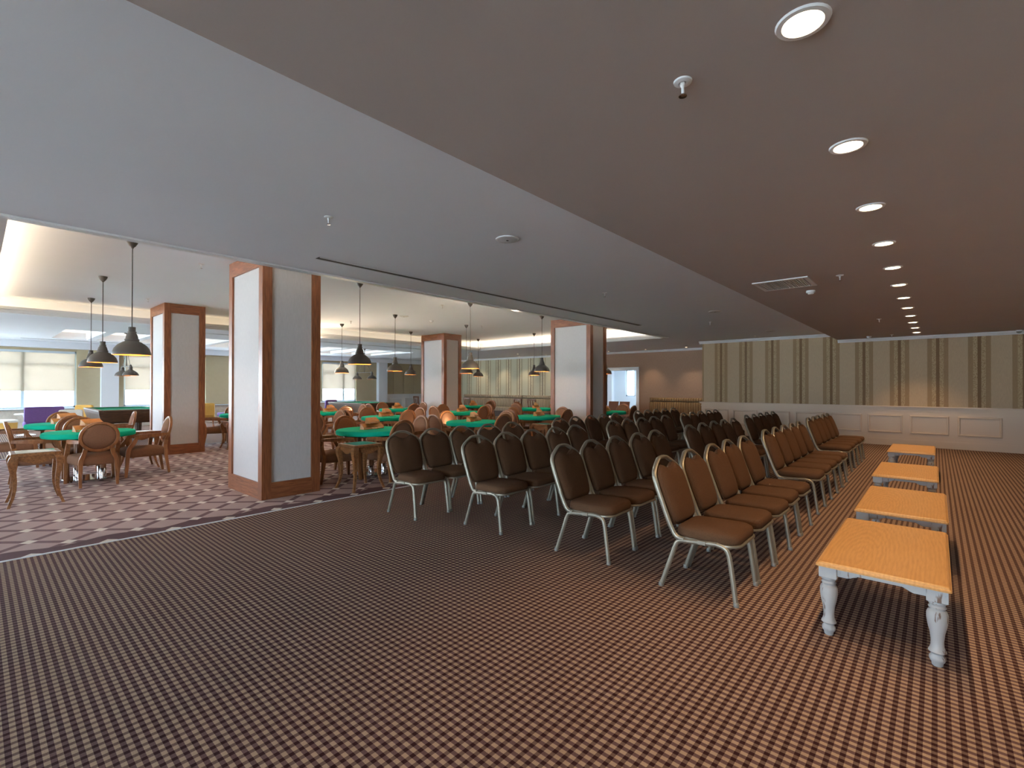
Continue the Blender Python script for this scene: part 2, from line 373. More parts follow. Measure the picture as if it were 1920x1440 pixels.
# upper block round the cove
main.box(TX1 + CV, -1.9, Y0, YB, T, 3.3); main.box(TX0 - CV, TX1 + CV, Y0, TY0 - CV, T, 3.3); main.box(TX0 - CV, TX1 + CV, TY1 + CV, YB, T, 3.3)
main.box(-16.0, TX0 - CV, Y0, YB, T, 3.3)
for i in range(0, len(ys), 2): main.box(-19.2, -16.0, ys[i], ys[i + 1], T, 3.3)
main.box(XL, -19.2, Y0, YB, T, 3.3)
c = struct('ceiling', main, 'ceiling_white'); c['label'] = 'white main ceiling with a rectangular tray opening'
c = sbox('ceiling', 'ceiling_white', TX0 - CV - 0.05, TX1 + CV + 0.05, TY0 - CV - 0.05, TY1 + CV + 0.05, ZT, ZT + 0.2); c['label'] = 'raised tray ceiling with the pendant lamps'
lip = MB()
def ring_boxes(mb, d0, d1, z0, z1):                     # frame round the tray opening between offsets d0 (inner) and d1 (outer)
    mb.box(TX0 - d1, TX0 - d0, TY0 - d1, TY1 + d1, z0, z1); mb.box(TX1 + d0, TX1 + d1, TY0 - d1, TY1 + d1, z0, z1)
    mb.box(TX0 - d0, TX1 + d0, TY0 - d1, TY0 - d0, z0, z1); mb.box(TX0 - d0, TX1 + d0, TY1 + d0, TY1 + d1, z0, z1)
ring_boxes(lip, 0.0, 0.10, ZM - 0.018, ZM); ring_boxes(lip, -0.02, 0.03, ZM, ZM + 0.045); ring_boxes(lip, -0.05, 0.01, ZM + 0.045, ZM + 0.10)
o = struct('trim_3', lip, 'trim_white'); o['label'] = 'stepped moulding round the lit ceiling cove'
# LED strips inside the cove, one run for each side
for i, (x0, x1, y0, y1, w) in enumerate(((TX0 - 0.20, TX0 - 0.14, TY0, TY1, 'window-side'), (TX1 + 0.14, TX1 + 0.20, TY0, TY1, 'chair-side'), (TX0, TX1, TY0 - 0.20, TY0 - 0.14, 'left'), (TX0, TX1, TY1 + 0.14, TY1 + 0.20, 'right'))):
    tag(link('led_strip', MB().box(x0, x1, y0, y1, T + 0.001, T + 0.015).mesh('led_strip', 'led')), 'warm led strip glowing inside the %s edge of the ceiling cove' % w, 'light strip', 'cove light strips')
    if x1 - x0 < 1: add_light('cove_light', 'AREA', ((x0 + x1) / 2, (y0 + y1) / 2, T + 0.03), (120, 40)[i], LEDC, ((x0 + x1) / 2 + (1.1, -1.1)[i], (y0 + y1) / 2, T + 1.0), shape='RECTANGLE', size=0.08, size_y=y1 - y0)
    else: add_light('cove_light', 'AREA', ((x0 + x1) / 2, (y0 + y1) / 2, T + 0.03), (0, 0, 38, 60)[i], LEDC, ((x0 + x1) / 2, (y0 + y1) / 2 + (0, 0, 1.1, -1.1)[i], T + 1.0), shape='RECTANGLE', size=x1 - x0, size_y=0.08)
for i, y in enumerate(COF):
    t = thing('glowing_coffer', 'long ceiling coffer by the windows, lid glowing for hidden lights, %s from the left' % ORD[i], 'ceiling coffer', (-17.6, y + COFW / 2, ZM + 0.2), 0, 'lit ceiling coffers by the windows')
    part('diffuser', MB().box(-1.6, 1.6, -COFW / 2, COFW / 2, 0, 0.02), 'coffer_glow', t)  # lid glows in place of the coffer's hidden lights; no real panel
    part('inner_trim', MB().box(-1.6, 1.6, -COFW / 2, -COFW / 2 + 0.02, -0.16, 0).box(-1.6, 1.6, COFW / 2 - 0.02, COFW / 2, -0.16, 0), 'trim_white', t)

# window wall (x = -21)
ZS, ZH = 0.68, 2.50
wl = MB(); ws = MB(); prev = Y0
def wall_run(a, b): wl.box(XL - 0.25, XL, a, b, ZS, 2.85)
for a, b in WINDOWS_LEFT:
    wall_run(prev, a); wl.box(XL - 0.25, XL, a, b, ZH, 2.85); prev = b
wall_run(prev, YB)
wl.box(XL - 0.25, XL, Y0, YB, 0.0, ZS)
o = struct('wall_left', wl, 'wall_olive')
part('stone_dado', MB().box(XL, XL + 0.05, Y0, 13.4, 0.0, ZS - 0.03), 'stone', o)
part('sill', MB().cbox(XL - 0.05, XL + 0.16, Y0, 13.4, ZS - 0.03, ZS, 0.006), 'window_frame_paint', o)
part('pelmet', MB().box(XL, XL + 0.24, Y0, YB, 2.58, ZM - 0.001), 'ceiling_white', o)
for a, b in ((2.83, 3.29), (13.42, 13.92)):
    part('pilaster', MB().box(XL, XL + 0.22, a, b, 0.0, 2.58), 'pilaster_white', o)
for a, b in ((13.92, 14.40), (14.40, 15.06), (15.06, 15.71), (15.71, 16.37), (16.37, 17.02)):
    part('wall_panel', MB().cbox(XL, XL + 0.03, a + 0.012, b - 0.012, 0.98, 2.52, 0.006), 'wall_olive', o)
part('wainscot', MB().box(XL, XL + 0.05, 13.92, 17.1, 0.0, 0.96).box(XL, XL + 0.09, 13.92, 17.1, 0.96, 1.0), 'trim_white', o)
def frame_mesh(u0, u1, z0, z1, w, d):                   # picture-frame moulding in the (u, z) plane, depth along -v
    m = MB(); prof = [(0, 0), (0.3 * w, -d), (0.7 * w, -d), (w, 0)]
    rings = [[(u0 + a, b, z0 + a), (u1 - a, b, z0 + a), (u1 - a, b, z1 - a), (u0 + a, b, z1 - a)] for a, b in prof]
    m.loft(rings, cap=False); return m
for a, b in ((14.15, 14.95), (15.1, 15.9), (16.05, 16.85)):
    m = frame_mesh(a, b, 0.3, 0.78, 0.05, 0.02); m.v = [(XL + 0.05 - q[1], q[0], q[2]) for q in m.v]; part('panel', m, 'trim_white', o)
def window(idx, plane, a, b, z0, z1, mull, transom, axis):
    t = link('window_%d' % idx, None); t['kind'] = 'structure'; t.empty_display_size = 0.1
    def bx(u0, u1, za, zb, d0, d1):
        m = MB()
        if axis == 'x': m.box(plane + d0, plane + d1, u0, u1, za, zb)
        else: m.box(u0, u1, plane + d0, plane + d1, za, zb)
        return m
    fr = 0.06
    m = bx(a, a + fr, z0, z1, -0.16, -0.06); m.add(*[(q.v, q.f) for q in [bx(b - fr, b, z0, z1, -0.16, -0.06)]][0]); m.add(*[(q.v, q.f) for q in [bx(a, b, z0, z0 + fr, -0.16, -0.06)]][0]); m.add(*[(q.v, q.f) for q in [bx(a, b, z1 - fr, z1, -0.16, -0.06)]][0])
    part('frame', m, 'window_frame_paint', t)
    us = [a + fr] + list(mull) + [b - fr]
    for u in mull: part('mullion', bx(u - 0.04, u + 0.04, z0 + fr, z1 - fr, -0.16, -0.06), 'window_frame_paint', t)
    for i in range(len(us) - 1):
        u0 = us[i] + (0.04 if i else 0); u1 = us[i + 1] - (0.04 if i < len(us) - 2 else 0)
        if transom: part('transom', bx(u0, u1, transom - 0.02, transom + 0.02, -0.15, -0.07), 'window_frame_paint', t)
        zz = [z0 + fr] + ([transom - 0.02, transom + 0.02] if transom else []) + [z1 - fr]
        for j in range(0, len(zz), 2): part('pane', bx(u0, u1, zz[j], zz[j + 1], -0.115, -0.11), 'window_glass', t)
    return t
def blind(label, plane, a, b, ztop, zbot, axis):
    t = thing('roller_blind', label, 'blind', (0, 0, 0), 0, 'roller blinds')
    def bx(u0, u1, za, zb, d0, d1):
        return MB().box(plane + d0, plane + d1, u0, u1, za, zb) if axis == 'x' else MB().box(u0, u1, plane + d0, plane + d1, za, zb)
    part('fabric', bx(a, b, zbot, ztop, -0.032, -0.029), 'blind_fabric', t); part('bottom_bar', bx(a, b, zbot - 0.02, zbot, -0.04, -0.022), 'wall_beige', t)
    part('cassette', bx(a, b, ztop, ztop + 0.07, -0.05, -0.005), 'window_frame_paint', t)
window(1, XL, -6.5, 2.24, ZS, ZH, (-4.1, -2.4, -0.7, 1.01), 2.05, 'x'); window(2, XL, 3.45, 5.93, ZS, ZH, (4.69,), 2.05, 'x')
window(3, XL, 10.58, 12.3, ZS, ZH, (11.67,), 2.03, 'x'); window(7, XL, 7.0, 10.0, ZS, ZH, (8.5,), 2.05, 'x')  # the last window is out of sight, added to let in more daylight
blind('translucent roller blind half down over the wide left-edge window', XL, -0.66, 2.2, 2.43, 1.25, 'x')
blind('translucent roller blind half down over the window behind the left column', XL, 3.5, 5.9, 2.43, 1.27, 'x')
blind('translucent roller blind half down over the window behind the far pool table', XL, 10.62, 12.28, 2.43, 1.29, 'x')

# rear wall, out of view; its tall windows are placed for their daylight
wr = MB(); prev = XL
for a, b in WINDOWS_REAR:
    wr.box(prev, a, Y0 - 0.25, Y0, 0, 2.85); wr.box(a, b, Y0 - 0.25, Y0, 0, 0.1); wr.box(a, b, Y0 - 0.25, Y0, 2.5, 2.85); prev = b
wr.box(prev, XR, Y0 - 0.25, Y0, 0, 2.85)
struct('wall_rear', wr, 'wall_beige')
for k, (a, b) in enumerate(WINDOWS_REAR): window(4 + k, Y0, a, b, 0.1, 2.5, (a + (b - a) / 3, a + 2 * (b - a) / 3), None, 'y')
sbox('wall_side', 'wall_beige', XR, XR + 0.25, Y0 - 0.25, YF + 0.2, 0, 2.85)

# striped wall on the right with wainscot
wrt = sbox('wall_right', 'wallpaper_warm', -5.35, XR, YF, YF + 0.2, 0, ZM)
part('wainscot', MB().box(-5.37, XR, YF - 0.02, YF, 0.0, 0.90), 'wainscot_cream', wrt)
cap = MB().cbox(-5.43, XR, YF - 0.075, YF, 0.925, 0.952, 0.006).box(-5.40, XR, YF - 0.05, YF, 0.90, 0.925).box(-5.38, XR, YF - 0.032, YF, 0.83, 0.85); part('cap_rail', cap, 'wainscot_cream', wrt)
struct('baseboard_right', MB().box(-5.38, XR, YF - 0.035, YF - 0.02, 0, 0.15).box(-5.38, XR, YF - 0.030, YF - 0.02, 0.15, 0.165), 'wainscot_cream')
for a, b in ((-5.27, -4.58), (-4.46, -3.80), (-3.66, -2.99), (-2.86, -2.20), (-2.07, -1.40), (-1.28, -0.61), (-0.48, 0.21), (0.35, 1.06)):
    m = frame_mesh(a, b, 0.30, 0.74, 0.045, 0.022); m.v = [(q[0], YF - 0.02 + q[1], q[2]) for q in m.v]
    part('panel', m, 'wainscot_cream', wrt, 30)
sbox('wall_return', 'wallpaper_brown', -5.35, -5.15, YF + 0.2, YB, 0, ZM)
def crown(name, x0, x1, y, z, h=0.075, d=0.075):
    prof = [(0, 0), (0, -h), (-0.3 * d, -h), (-0.35 * d, -0.75 * h), (-0.7 * d, -0.35 * h), (-0.75 * d, -0.2 * h), (-d, -0.2 * h), (-d, 0)]
    m = MB().loft([[(x, y + a, z + b) for a, b in prof] for x in (x0, x1)]); return struct(name, m, 'trim_white')
crown('trim_4', -1.9, XR, YF, ZR); crown('trim_5', -5.43, -1.9, YF, ZM); crown('trim_6', XL, -5.35, YB, ZM, 0.07, 0.09)

# back wall with doorway
DX0, DX1, DZ = -10.12, -8.72, 2.05
sbox('wall_back', 'wallpaper_sage', XL, -11.2, YB, YB + 0.2, 0, 3.3)
sbox('wall_back', 'wallpaper_brown', -11.2, DX0, YB, YB + 0.2, 0, 3.3)
sbox('wall_back', 'wallpaper_brown', DX1, -5.15, YB, YB + 0.2, 0, 3.3)
sbox('wall_back', 'wallpaper_brown', DX0, DX1, YB, YB + 0.2, DZ, 3.3)
d = link('door_1', None); d['kind'] = 'structure'
part('jamb', MB().box(DX1, DX1 + 0.12, YB - 0.03, YB + 0.2, 0, DZ + 0.12), 'trim_white', d); part('jamb', MB().box(DX0 - 0.12, DX0, YB - 0.03, YB + 0.2, 0, DZ + 0.12), 'trim_white', d)
part('head', MB().box(DX0, DX1, YB - 0.03, YB + 0.2, DZ, DZ + 0.12), 'trim_white', d)
YR = 20.3
ar = MB().box(-12.6, -10.9, YR, YR + 0.2, 0, 2.9).box(-10.42, -7.4, YR, YR + 0.2, 0, 2.9).box(-10.9, -10.42, YR, YR + 0.2, 0, 0.95).box(-10.9, -10.42, YR, YR + 0.2, 2.2, 2.9)
struct('wall_annex', ar, 'wall_blue'); sbox('wall_annex', 'wall_blue', -12.8, -12.6, YB + 0.2, YR + 0.2, 0, 2.9); sbox('wall_annex', 'wall_blue', -7.4, -7.2, YB + 0.2, YR + 0.2, 0, 2.9)
sbox('wall_annex', 'pilaster_white', -11.9, -11.5, YR - 0.25, YR, 0, 2.7)
c = sbox('ceiling', 'ceiling_white', -12.8, -7.2, YB + 0.2, YR + 0.2, 2.7, 2.9); c['label'] = 'ceiling of the small room behind the doorway'
window(8, YR + 0.2, -10.9, -10.42, 0.95, 2.2, (), None, 'y')
p = add_light('window_portal', 'AREA', (-10.66, YR - 0.02, 1.57), 1, target=(-10.66, 10, 1.57), shape='RECTANGLE', size=0.48, size_y=1.25); p.data.cycles.is_portal = True
add_light('annex_area_light', 'AREA', (-9.6, 18.8, 2.68), 70, (0.75, 0.88, 1.0), (-9.6, 18.8, 0), shape='RECTANGLE', size=1.2, size_y=0.6)  # bluish area light under the annex ceiling, no fixture modelled

# outdoors: pale slope and a few shrubs
g = MB(); NX, NY = 14, 24
hv = []
for i in range(NX + 1):
    for j in range(NY + 1):
        x = -21.6 - 130 * (i / NX) ** 1.5; y = -70 + 160 * j / NY
        dd = -21.6 - x
        hv.append((x, y, -3.0 + 0.035 * dd + (0.0011 * dd * dd if dd > 8 else 0) + 1.2 * math.sin(y * 0.11 + 1) * min(1, dd / 40)))
g.add(hv, [(i * (NY + 1) + j, (i + 1) * (NY + 1) + j, (i + 1) * (NY + 1) + j + 1, i * (NY + 1) + j + 1) for i in range(NX) for j in range(NY)])
o = struct('outdoor_slope', g, 'outdoor_ground', None, 60)
o = struct('outdoor_yard', MB().box(-21.5, 40, -60, Y0 - 0.3, -0.3, -0.2), 'outdoor_ground')  # unseen yard, put in pale to bounce daylight up to the ceilings
def blob(r, seed):
    rnd = random.Random(seed); m = MB(); rings = []
    for i in range(9):
        t = PI * (i + 0.02) / 8.04; rr = r * math.sin(t)
        rings.append([(rr * math.cos(2 * PI * k / 14) * rnd.uniform(0.75, 1.2), rr * math.sin(2 * PI * k / 14) * rnd.uniform(0.75, 1.2), r * (1 - math.cos(t)) * 0.75) for k in range(14)])
    return m.loft(rings)
for k, (x, y, r, w) in enumerate(((-44, 22, 1.7, 'leftmost'), (-47, 25.3, 1.9, 'second from the left'), (-44, 27.3, 1.3, 'middle'), (-50, 31, 1.6, 'second from the right'), (-52, 35, 1.8, 'rightmost'))):
    dd = -21.6 - x; z = -3.0 + 0.035 * dd + 0.0011 * dd * dd + 1.2 * math.sin(y * 0.11 + 1) * min(1, dd / 40)
    t = thing('shrub', '%s hazy shrub on the bright slope outside the far window' % w, 'shrub', (x, y, z - 0.25), 0, 'shrubs on the slope'); part('foliage', blob(r, k), 'shrub_green', t, 60)

# ------------------------------------------------------------------ columns
def column(label, x0, x1, y0, y1):
    t = thing('square_column', label, 'column', ((x0 + x1) / 2, (y0 + y1) / 2, 0), 0, 'wood-framed columns')
    hx, hy = (x1 - x0) / 2, (y1 - y0) / 2; st = 0.115; zb, zt = 0.20, 2.885; e = 0.025
    part('core', MB().box(-hx + 0.05, hx - 0.05, -hy + 0.05, hy - 0.05, 0, ZT), 'dark_wood', t)
    for sx in (-1, 1):
        for sy in (-1, 1):
            m = MB(); ax, bx = sorted((sx * hx, sx * (hx - st))); ay, by = sorted((sy * hy, sy * (hy - st)))
            m.box(ax, bx, ay, by, 0, ZT); part('stile', m, 'column_wood', t)
    for s in (-1, 1):
        a, b = sorted((s * hy, s * (hy - 0.05)))
        part('base_rail', MB().box(-hx + st, hx - st, a, b, 0, zb), 'rail_wood', t); part('top_rail', MB().box(-hx + st, hx - st, a, b, zt, ZT), 'rail_wood', t)
        a, b = sorted((s * (hy - e), s * (hy - 0.06))); part('panel', MB().box(-hx + st, hx - st, a, b, zb, zt), 'column_fabric', t)
        a, b = sorted((s * hx, s * (hx - 0.05)))
        part('base_rail', MB().box(a, b, -hy + st, hy - st, 0, zb), 'rail_wood_y', t); part('top_rail', MB().box(a, b, -hy + st, hy - st, zt, ZT), 'rail_wood_y', t)
        a, b = sorted((s * (hx - e), s * (hx - 0.06))); part('panel', MB().box(a, b, -hy + st, hy - st, zb, zt), 'column_fabric', t)
column('large wood-framed column with pale panels, nearest to the camera', -7.32, -6.17, 2.346, 3.085)
column('wood-framed column with pale panels at the left behind the green table', -12.8, -11.65, 2.553, 3.28)
column('slim-looking wood-framed column in the middle distance behind the green tables', -12.78, -11.63, 9.86, 10.60)
column('wood-framed column with a grey lamp shadow, right behind the banquet chairs', -7.35, -6.17, 9.762, 10.50)

# ------------------------------------------------------------------ banquet chairs
def banquet_template():
    tp = []
    def add(nm, mb, mat, sm=40, subs=()): tp.append((nm, mb.mesh(nm, mat, sm), [(a, b.mesh(a, c, sm)) for a, b, c in subs]))
    r = 0.0145
    for s in (-1, 1):
        y = 0.215 * s
        fl = cr([(0.248, y * 1.03, 0.012), (0.222, y * 1.01, 0.20), (0.202, y, 0.315), (0.175, y, 0.354), (0.125, y, 0.366)], 4)
        rl = cr([(-0.248, y * 1.03, 0.012), (-0.185, y * 1.01, 0.20), (-0.146, y, 0.312), (-0.118, y, 0.342), (-0.06, y, 0.350)], 4)
        add('leg', MB().tube(fl, r, 8, flat=1.15), 'champagne_metal', 50, [('foot', MB().lathe([(0.017, 0.0), (0.019, 0.006), (0.017, 0.026), (0.012, 0.03)], 10, 0.25, y * 1.03), 'clear_foot')])
        add('leg', MB().tube(rl, r, 8, flat=1.15), 'champagne_metal', 50, [('foot', MB().lathe([(0.017, 0.0), (0.019, 0.006), (0.017, 0.026), (0.012, 0.03)], 10, -0.25, y * 1.03), 'clear_foot')])
        add('side_rail', MB().tube([(-0.06, y, 0.350), (0.03, y, 0.359), (0.125, y, 0.366)], r, 8, flat=1.15), 'champagne_metal', 50, [('link_bracket', MB().box(0.01, 0.06, y * 1.0 + s * 0.008, y + s * 0.019, 0.350, 0.374), 'champagne_metal')])
    def bx(z): return -0.168 - (z - 0.385) * 0.362
    half = [(-0.09, 0.215, 0.356), (-0.135, 0.215, 0.362), (-0.165, 0.216, 0.395), (bx(0.47), 0.219, 0.47), (bx(0.62), 0.224, 0.62), (bx(0.72), 0.222, 0.72), (bx(0.772), 0.208, 0.772), (bx(0.808), 0.172, 0.808), (bx(0.852), 0.095, 0.852), (bx(0.868), 0.055, 0.868), (bx(0.872), 0.0, 0.872)]
    path = cr(half, 4); full = path + [Vector((p.x, -p.y, p.z)) for p in reversed(path[:-1])]
    add('back_frame', MB().tube(full, 0.0145, 8, flat=1.25), 'champagne_metal', 50)
    # back cushion outline (y, z)
    hh = [(0.0, 0.792), (0.03, 0.794), (0.06, 0.803), (0.085, 0.818), (0.105, 0.825), (0.135, 0.812), (0.172, 0.788), (0.198, 0.758), (0.208, 0.71), (0.207, 0.62), (0.199, 0.54), (0.188, 0.475), (0.172, 0.440), (0.14, 0.428), (0.08, 0.424), (0.0, 0.423)]
    ol = [(a, b) for a, b in hh] + [(-a, b) for a, b in reversed(hh[1:-1])]
    cb = MB(); cushion(cb, ol, [(0.02, -0.026), (0.6, -0.026), (0.93, -0.022), (1.0, -0.010), (1.0, 0.012), (0.965, 0.028), (0.88, 0.040), (0.6, 0.050), (0.02, 0.052)], lambda a, b, h: (bx(b) + h + 0.004, a, b + h * 0.36))
    welt = MB().tube([(bx(b) + 0.018, a, b + 0.004) for a, b in ol if b > 0.73 or True], 0.004, 5, closed=True)
    add('backrest', cb, 'banquet_fabric', 60, [('piping', welt, 'banquet_fabric')])
    so = []
    for x, y in rrect(-0.165, 0.245, -0.212, 0.212, 0.075, 5):
        k = 1.0 - 0.10 * max(0, (0.05 - x) / 0.22); so.append((x + 0.018 * (1 - (y / 0.212) ** 2) * (1 if x > 0.1 else 0), y * k))
    sc = MB(); cushion(sc, so, [(0.02, 0.366), (0.97, 0.366), (1.0, 0.378), (1.005, 0.402), (0.975, 0.425), (0.90, 0.437), (0.6, 0.446), (0.02, 0.447)], lambda a, b, h: (a, b, h + 0.02 * max(0, a)))
    rim = MB().tube([(a * 1.01, b * 1.0, 0.362 + 0.02 * max(0, a)) for a, b in so], 0.010, 6, closed=True)
    add('seat', sc, 'banquet_fabric', 60, [('seat_frame', rim, 'champagne_metal')])
    return tp
BQ = banquet_template()
ROWS = [(0, 0, -1.20, [3.45, 3.94, 4.45, 4.94, 5.42]), (0, 1, -1.24, [6.40, 6.90, 7.37, 7.84, 8.33]), (0, 2, -1.31, [9.45, 9.92, 10.38, 10.85, 11.35]),
        (1, 0, -2.19, [3.54, 4.01, 4.48, 4.95, 5.43]), (1, 1, -2.21, [6.50, 7.01, 7.49, 7.96, 8.43]), (1, 2, -2.31, [9.52, 9.99, 10.46, 10.93, 11.40]),
        (2, 0, -3.33, [3.54, 4.01, 4.48, 4.95, 5.43]), (2, 1, -3.40, [6.54, 7.01, 7.48, 7.95, 8.42]), (2, 2, -3.46, [9.43, 9.90, 10.37, 10.84, 11.31]),
        (3, 0, -4.32, [3.30, 3.78, 4.25, 4.73, 5.23]), (3, 1, -4.38, [6.48, 6.96, 7.43, 7.90, 8.37]), (3, 2, -4.54, [9.58, 10.06, 10.53, 11.01, 11.48])]
ROWN = ['the row beside the coffee tables', 'the second row from the coffee tables', 'the third row from the coffee tables', 'the row beside the green tables']
BLKN = ['nearest', 'middle', 'farthest']
rj = random.Random(3)
for r, g_, x, ysl in ROWS:
    for i, y in enumerate(ysl):
        lab = 'brown banquet chair, %s in the %s block of %s' % (ORD[i], BLKN[g_], ROWN[r])
        stamp(BQ, 'banquet_chair', lab, 'chair', (x + rj.uniform(-0.012, 0.012), y, 0), math.radians(rj.uniform(-1.5, 1.5)), 'banquet chairs set out in rows')

# ------------------------------------------------------------------ coffee tables
def coffee_template():
    tp = []
    W2, L2, H = 0.285, 0.61, 0.42
    top = MB(); 
    def ring(d, z): 
        return [(p[0], p[1], z) for p in rrect(-W2 + d, W2 - d, -L2 + d, L2 - d, 0.012, 3)]
    top.loft([ring(0.012, H - 0.030), ring(0.0, H - 0.026), ring(0.0, H - 0.016), ring(0.006, H - 0.012), ring(0.008, H - 0.006), ring(0.016, H), ring(0.03, H)])
    tp.append(('table_top', top.mesh('table_top', 'oak_top', 30), []))
    ax, ay = W2 - 0.055, L2 - 0.065
    prof = [(0.018, 0.0), (0.022, 0.004), (0.024, 0.018), (0.028, 0.024), (0.033, 0.034), (0.033, 0.046), (0.026, 0.056), (0.024, 0.062), (0.034, 0.070), (0.037, 0.074), (0.033, 0.082), (0.027, 0.10), (0.026, 0.125), (0.030, 0.165), (0.038, 0.20), (0.043, 0.235), (0.043, 0.262), (0.038, 0.278), (0.031, 0.284), (0.033, 0.290), (0.037, 0.296), (0.033, 0.302), (0.030, 0.306), (0.034, 0.312), (0.037, 0.318), (0.033, 0.325), (0.032, 0.33)]
    for sx in (-1, 1):
        for sy in (-1, 1):
            blk = MB().cbox(sx * ax - 0.043, sx * ax + 0.043, sy * ay - 0.043, sy * ay + 0.043, 0.328, H - 0.028, 0.003)
            tp.append(('leg', MB().lathe(prof, 20, sx * ax, sy * ay).mesh('leg', 'white_distressed', 40), [('corner_block', blk.mesh('corner_block', 'white_distressed'))]))
    def apron(length, n=24):                             # board with a scalloped lower edge, along u
        pts = []
        for k in range(n + 1):
            u = -length / 2 + length * k / n; t = abs(u) / (length / 2)
            z = 0.345 if t > 0.72 else (0.366 if t < 0.52 else 0.345 + (0.72 - t) / 0.2 * 0.021)
            pts.append((u, z))
        return pts
    for s in (-1, 1):
        m = MB(); pts = apron(2 * (ax - 0.043)); y = s * (ay + 0.018)
        m.loft([[(u, y - 0.01, z), (u, y + 0.01, z), (u, y + 0.01, H - 0.028), (u, y - 0.01, H - 0.028)] for u, z in pts]); tp.append(('apron', m.mesh('apron', 'white_distressed'), []))
        m = MB(); pts = apron(2 * (ay - 0.043)); x = s * (ax + 0.018)
        m.loft([[(x + 0.01, u, z), (x - 0.01, u, z), (x - 0.01, u, H - 0.028), (x + 0.01, u, H - 0.028)] for u, z in pts]); tp.append(('apron', m.mesh('apron', 'white_distressed'), []))
    return tp
CT = coffee_template()
for i, (x, y) in enumerate(((-0.23, 3.775), (-0.22, 5.36), (-0.27, 7.35), (-0.30, 10.05))):
    stamp(CT, 'coffee_table', '%s oak-topped coffee table with turned white legs' % ['nearest', 'second nearest', 'third nearest', 'farthest'][i], 'coffee table', (x, y, 0), 0, 'coffee tables in a line')

# ------------------------------------------------------------------ oval-backed armchairs
def armchair_template():
    tp = []
    def add(nm, mb, mat, sm=40, subs=()): tp.append((nm, mb.mesh(nm, mat, sm), [(a, b.mesh(a, c, sm)) for a, b, c in subs]))
    def bx(z): return -0.245 - (z - 0.46) * 0.20
    N = 40
    zc, hw, hh = 0.688, 0.220, 0.212
    ol = [(hw * math.cos(2 * PI * k / N), zc + hh * math.sin(2 * PI * k / N)) for k in range(N)]
    def sc(s, h): return [(bx(b) + h, a * s, zc + (b - zc) * s) for a, b in ol]
    fr = MB(); fr.loft([sc(1.0, -0.016), sc(1.0, 0.012), sc(0.97, 0.020), sc(0.86, 0.020), sc(0.82, 0.012), sc(0.82, -0.012), sc(0.86, -0.020), sc(0.97, -0.020)], False, True)
    pad = MB(); cushion(pad, [(a, b) for a, b in ol], [(0.02, -0.014), (0.6, -0.013), (0.80, -0.008), (0.83, 0.004), (0.80, 0.022), (0.7, 0.032), (0.4, 0.038), (0.02, 0.040)], lambda a, b, h: (bx(b) + h, a, b))
    add('back_frame', fr, 'chair_wood', 35); add('back_pad', pad, 'armchair_fabric', 60)
    for s in (-1, 1):
        rp = cr([(-0.285, 0.197 * s, 0.0), (-0.262, 0.195 * s, 0.15), (-0.243, 0.192 * s, 0.28), (-0.236, 0.186 * s, 0.37), (-0.242, 0.158 * s, 0.45), (-0.256, 0.142 * s, 0.525)], 4)
        add('leg', MB().tube(rp, [0.016 + 0.008 * min(1, i / 10) for i in range(len(rp))], sq=True), 'chair_wood', 40)
        fp = cr([(0.285, 0.292 * s, 0.0), (0.272, 0.288 * s, 0.18), (0.262, 0.284 * s, 0.34), (0.245, 0.28 * s, 0.43), (0.185, 0.276 * s, 0.52), (0.145, 0.272 * s, 0.61)], 4)
        add('leg', MB().tube(fp, [0.017 + 0.010 * math.sin(min(1, i / 12) * PI / 2) - 0.006 * max(0, (i - 14) / 6) for i in range(len(fp))], sq=True), 'chair_wood', 40)
        ap = cr([(-0.285, 0.205 * s, 0.628), (-0.15, 0.238 * s, 0.624), (0.0, 0.262 * s, 0.618), (0.12, 0.274 * s, 0.616), (0.175, 0.276 * s, 0.606)], 4)
        add('armrest', MB().tube(ap, [0.013 + 0.006 * math.sin(PI * i / (len(ap) - 1) * 0.9) for i in range(len(ap))], sq=True, flat=1.5), 'chair_wood', 40)
    so = []
    for x, y in rrect(-0.24, 0.285, -0.285, 0.285, 0.09, 5):
        k = 1.0 - 0.28 * max(0, (0.16 - x) / 0.40); so.append((x, y * k))
    st = MB(); cushion(st, so, [(0.02, 0.292), (0.93, 0.292), (0.985, 0.305), (1.0, 0.34), (0.995, 0.385), (0.955, 0.41), (0.86, 0.425), (0.5, 0.440), (0.02, 0.442)], lambda a, b, h: (a, b, h))
    add('seat', st, 'armchair_fabric', 60)
    return tp
AC = armchair_template()

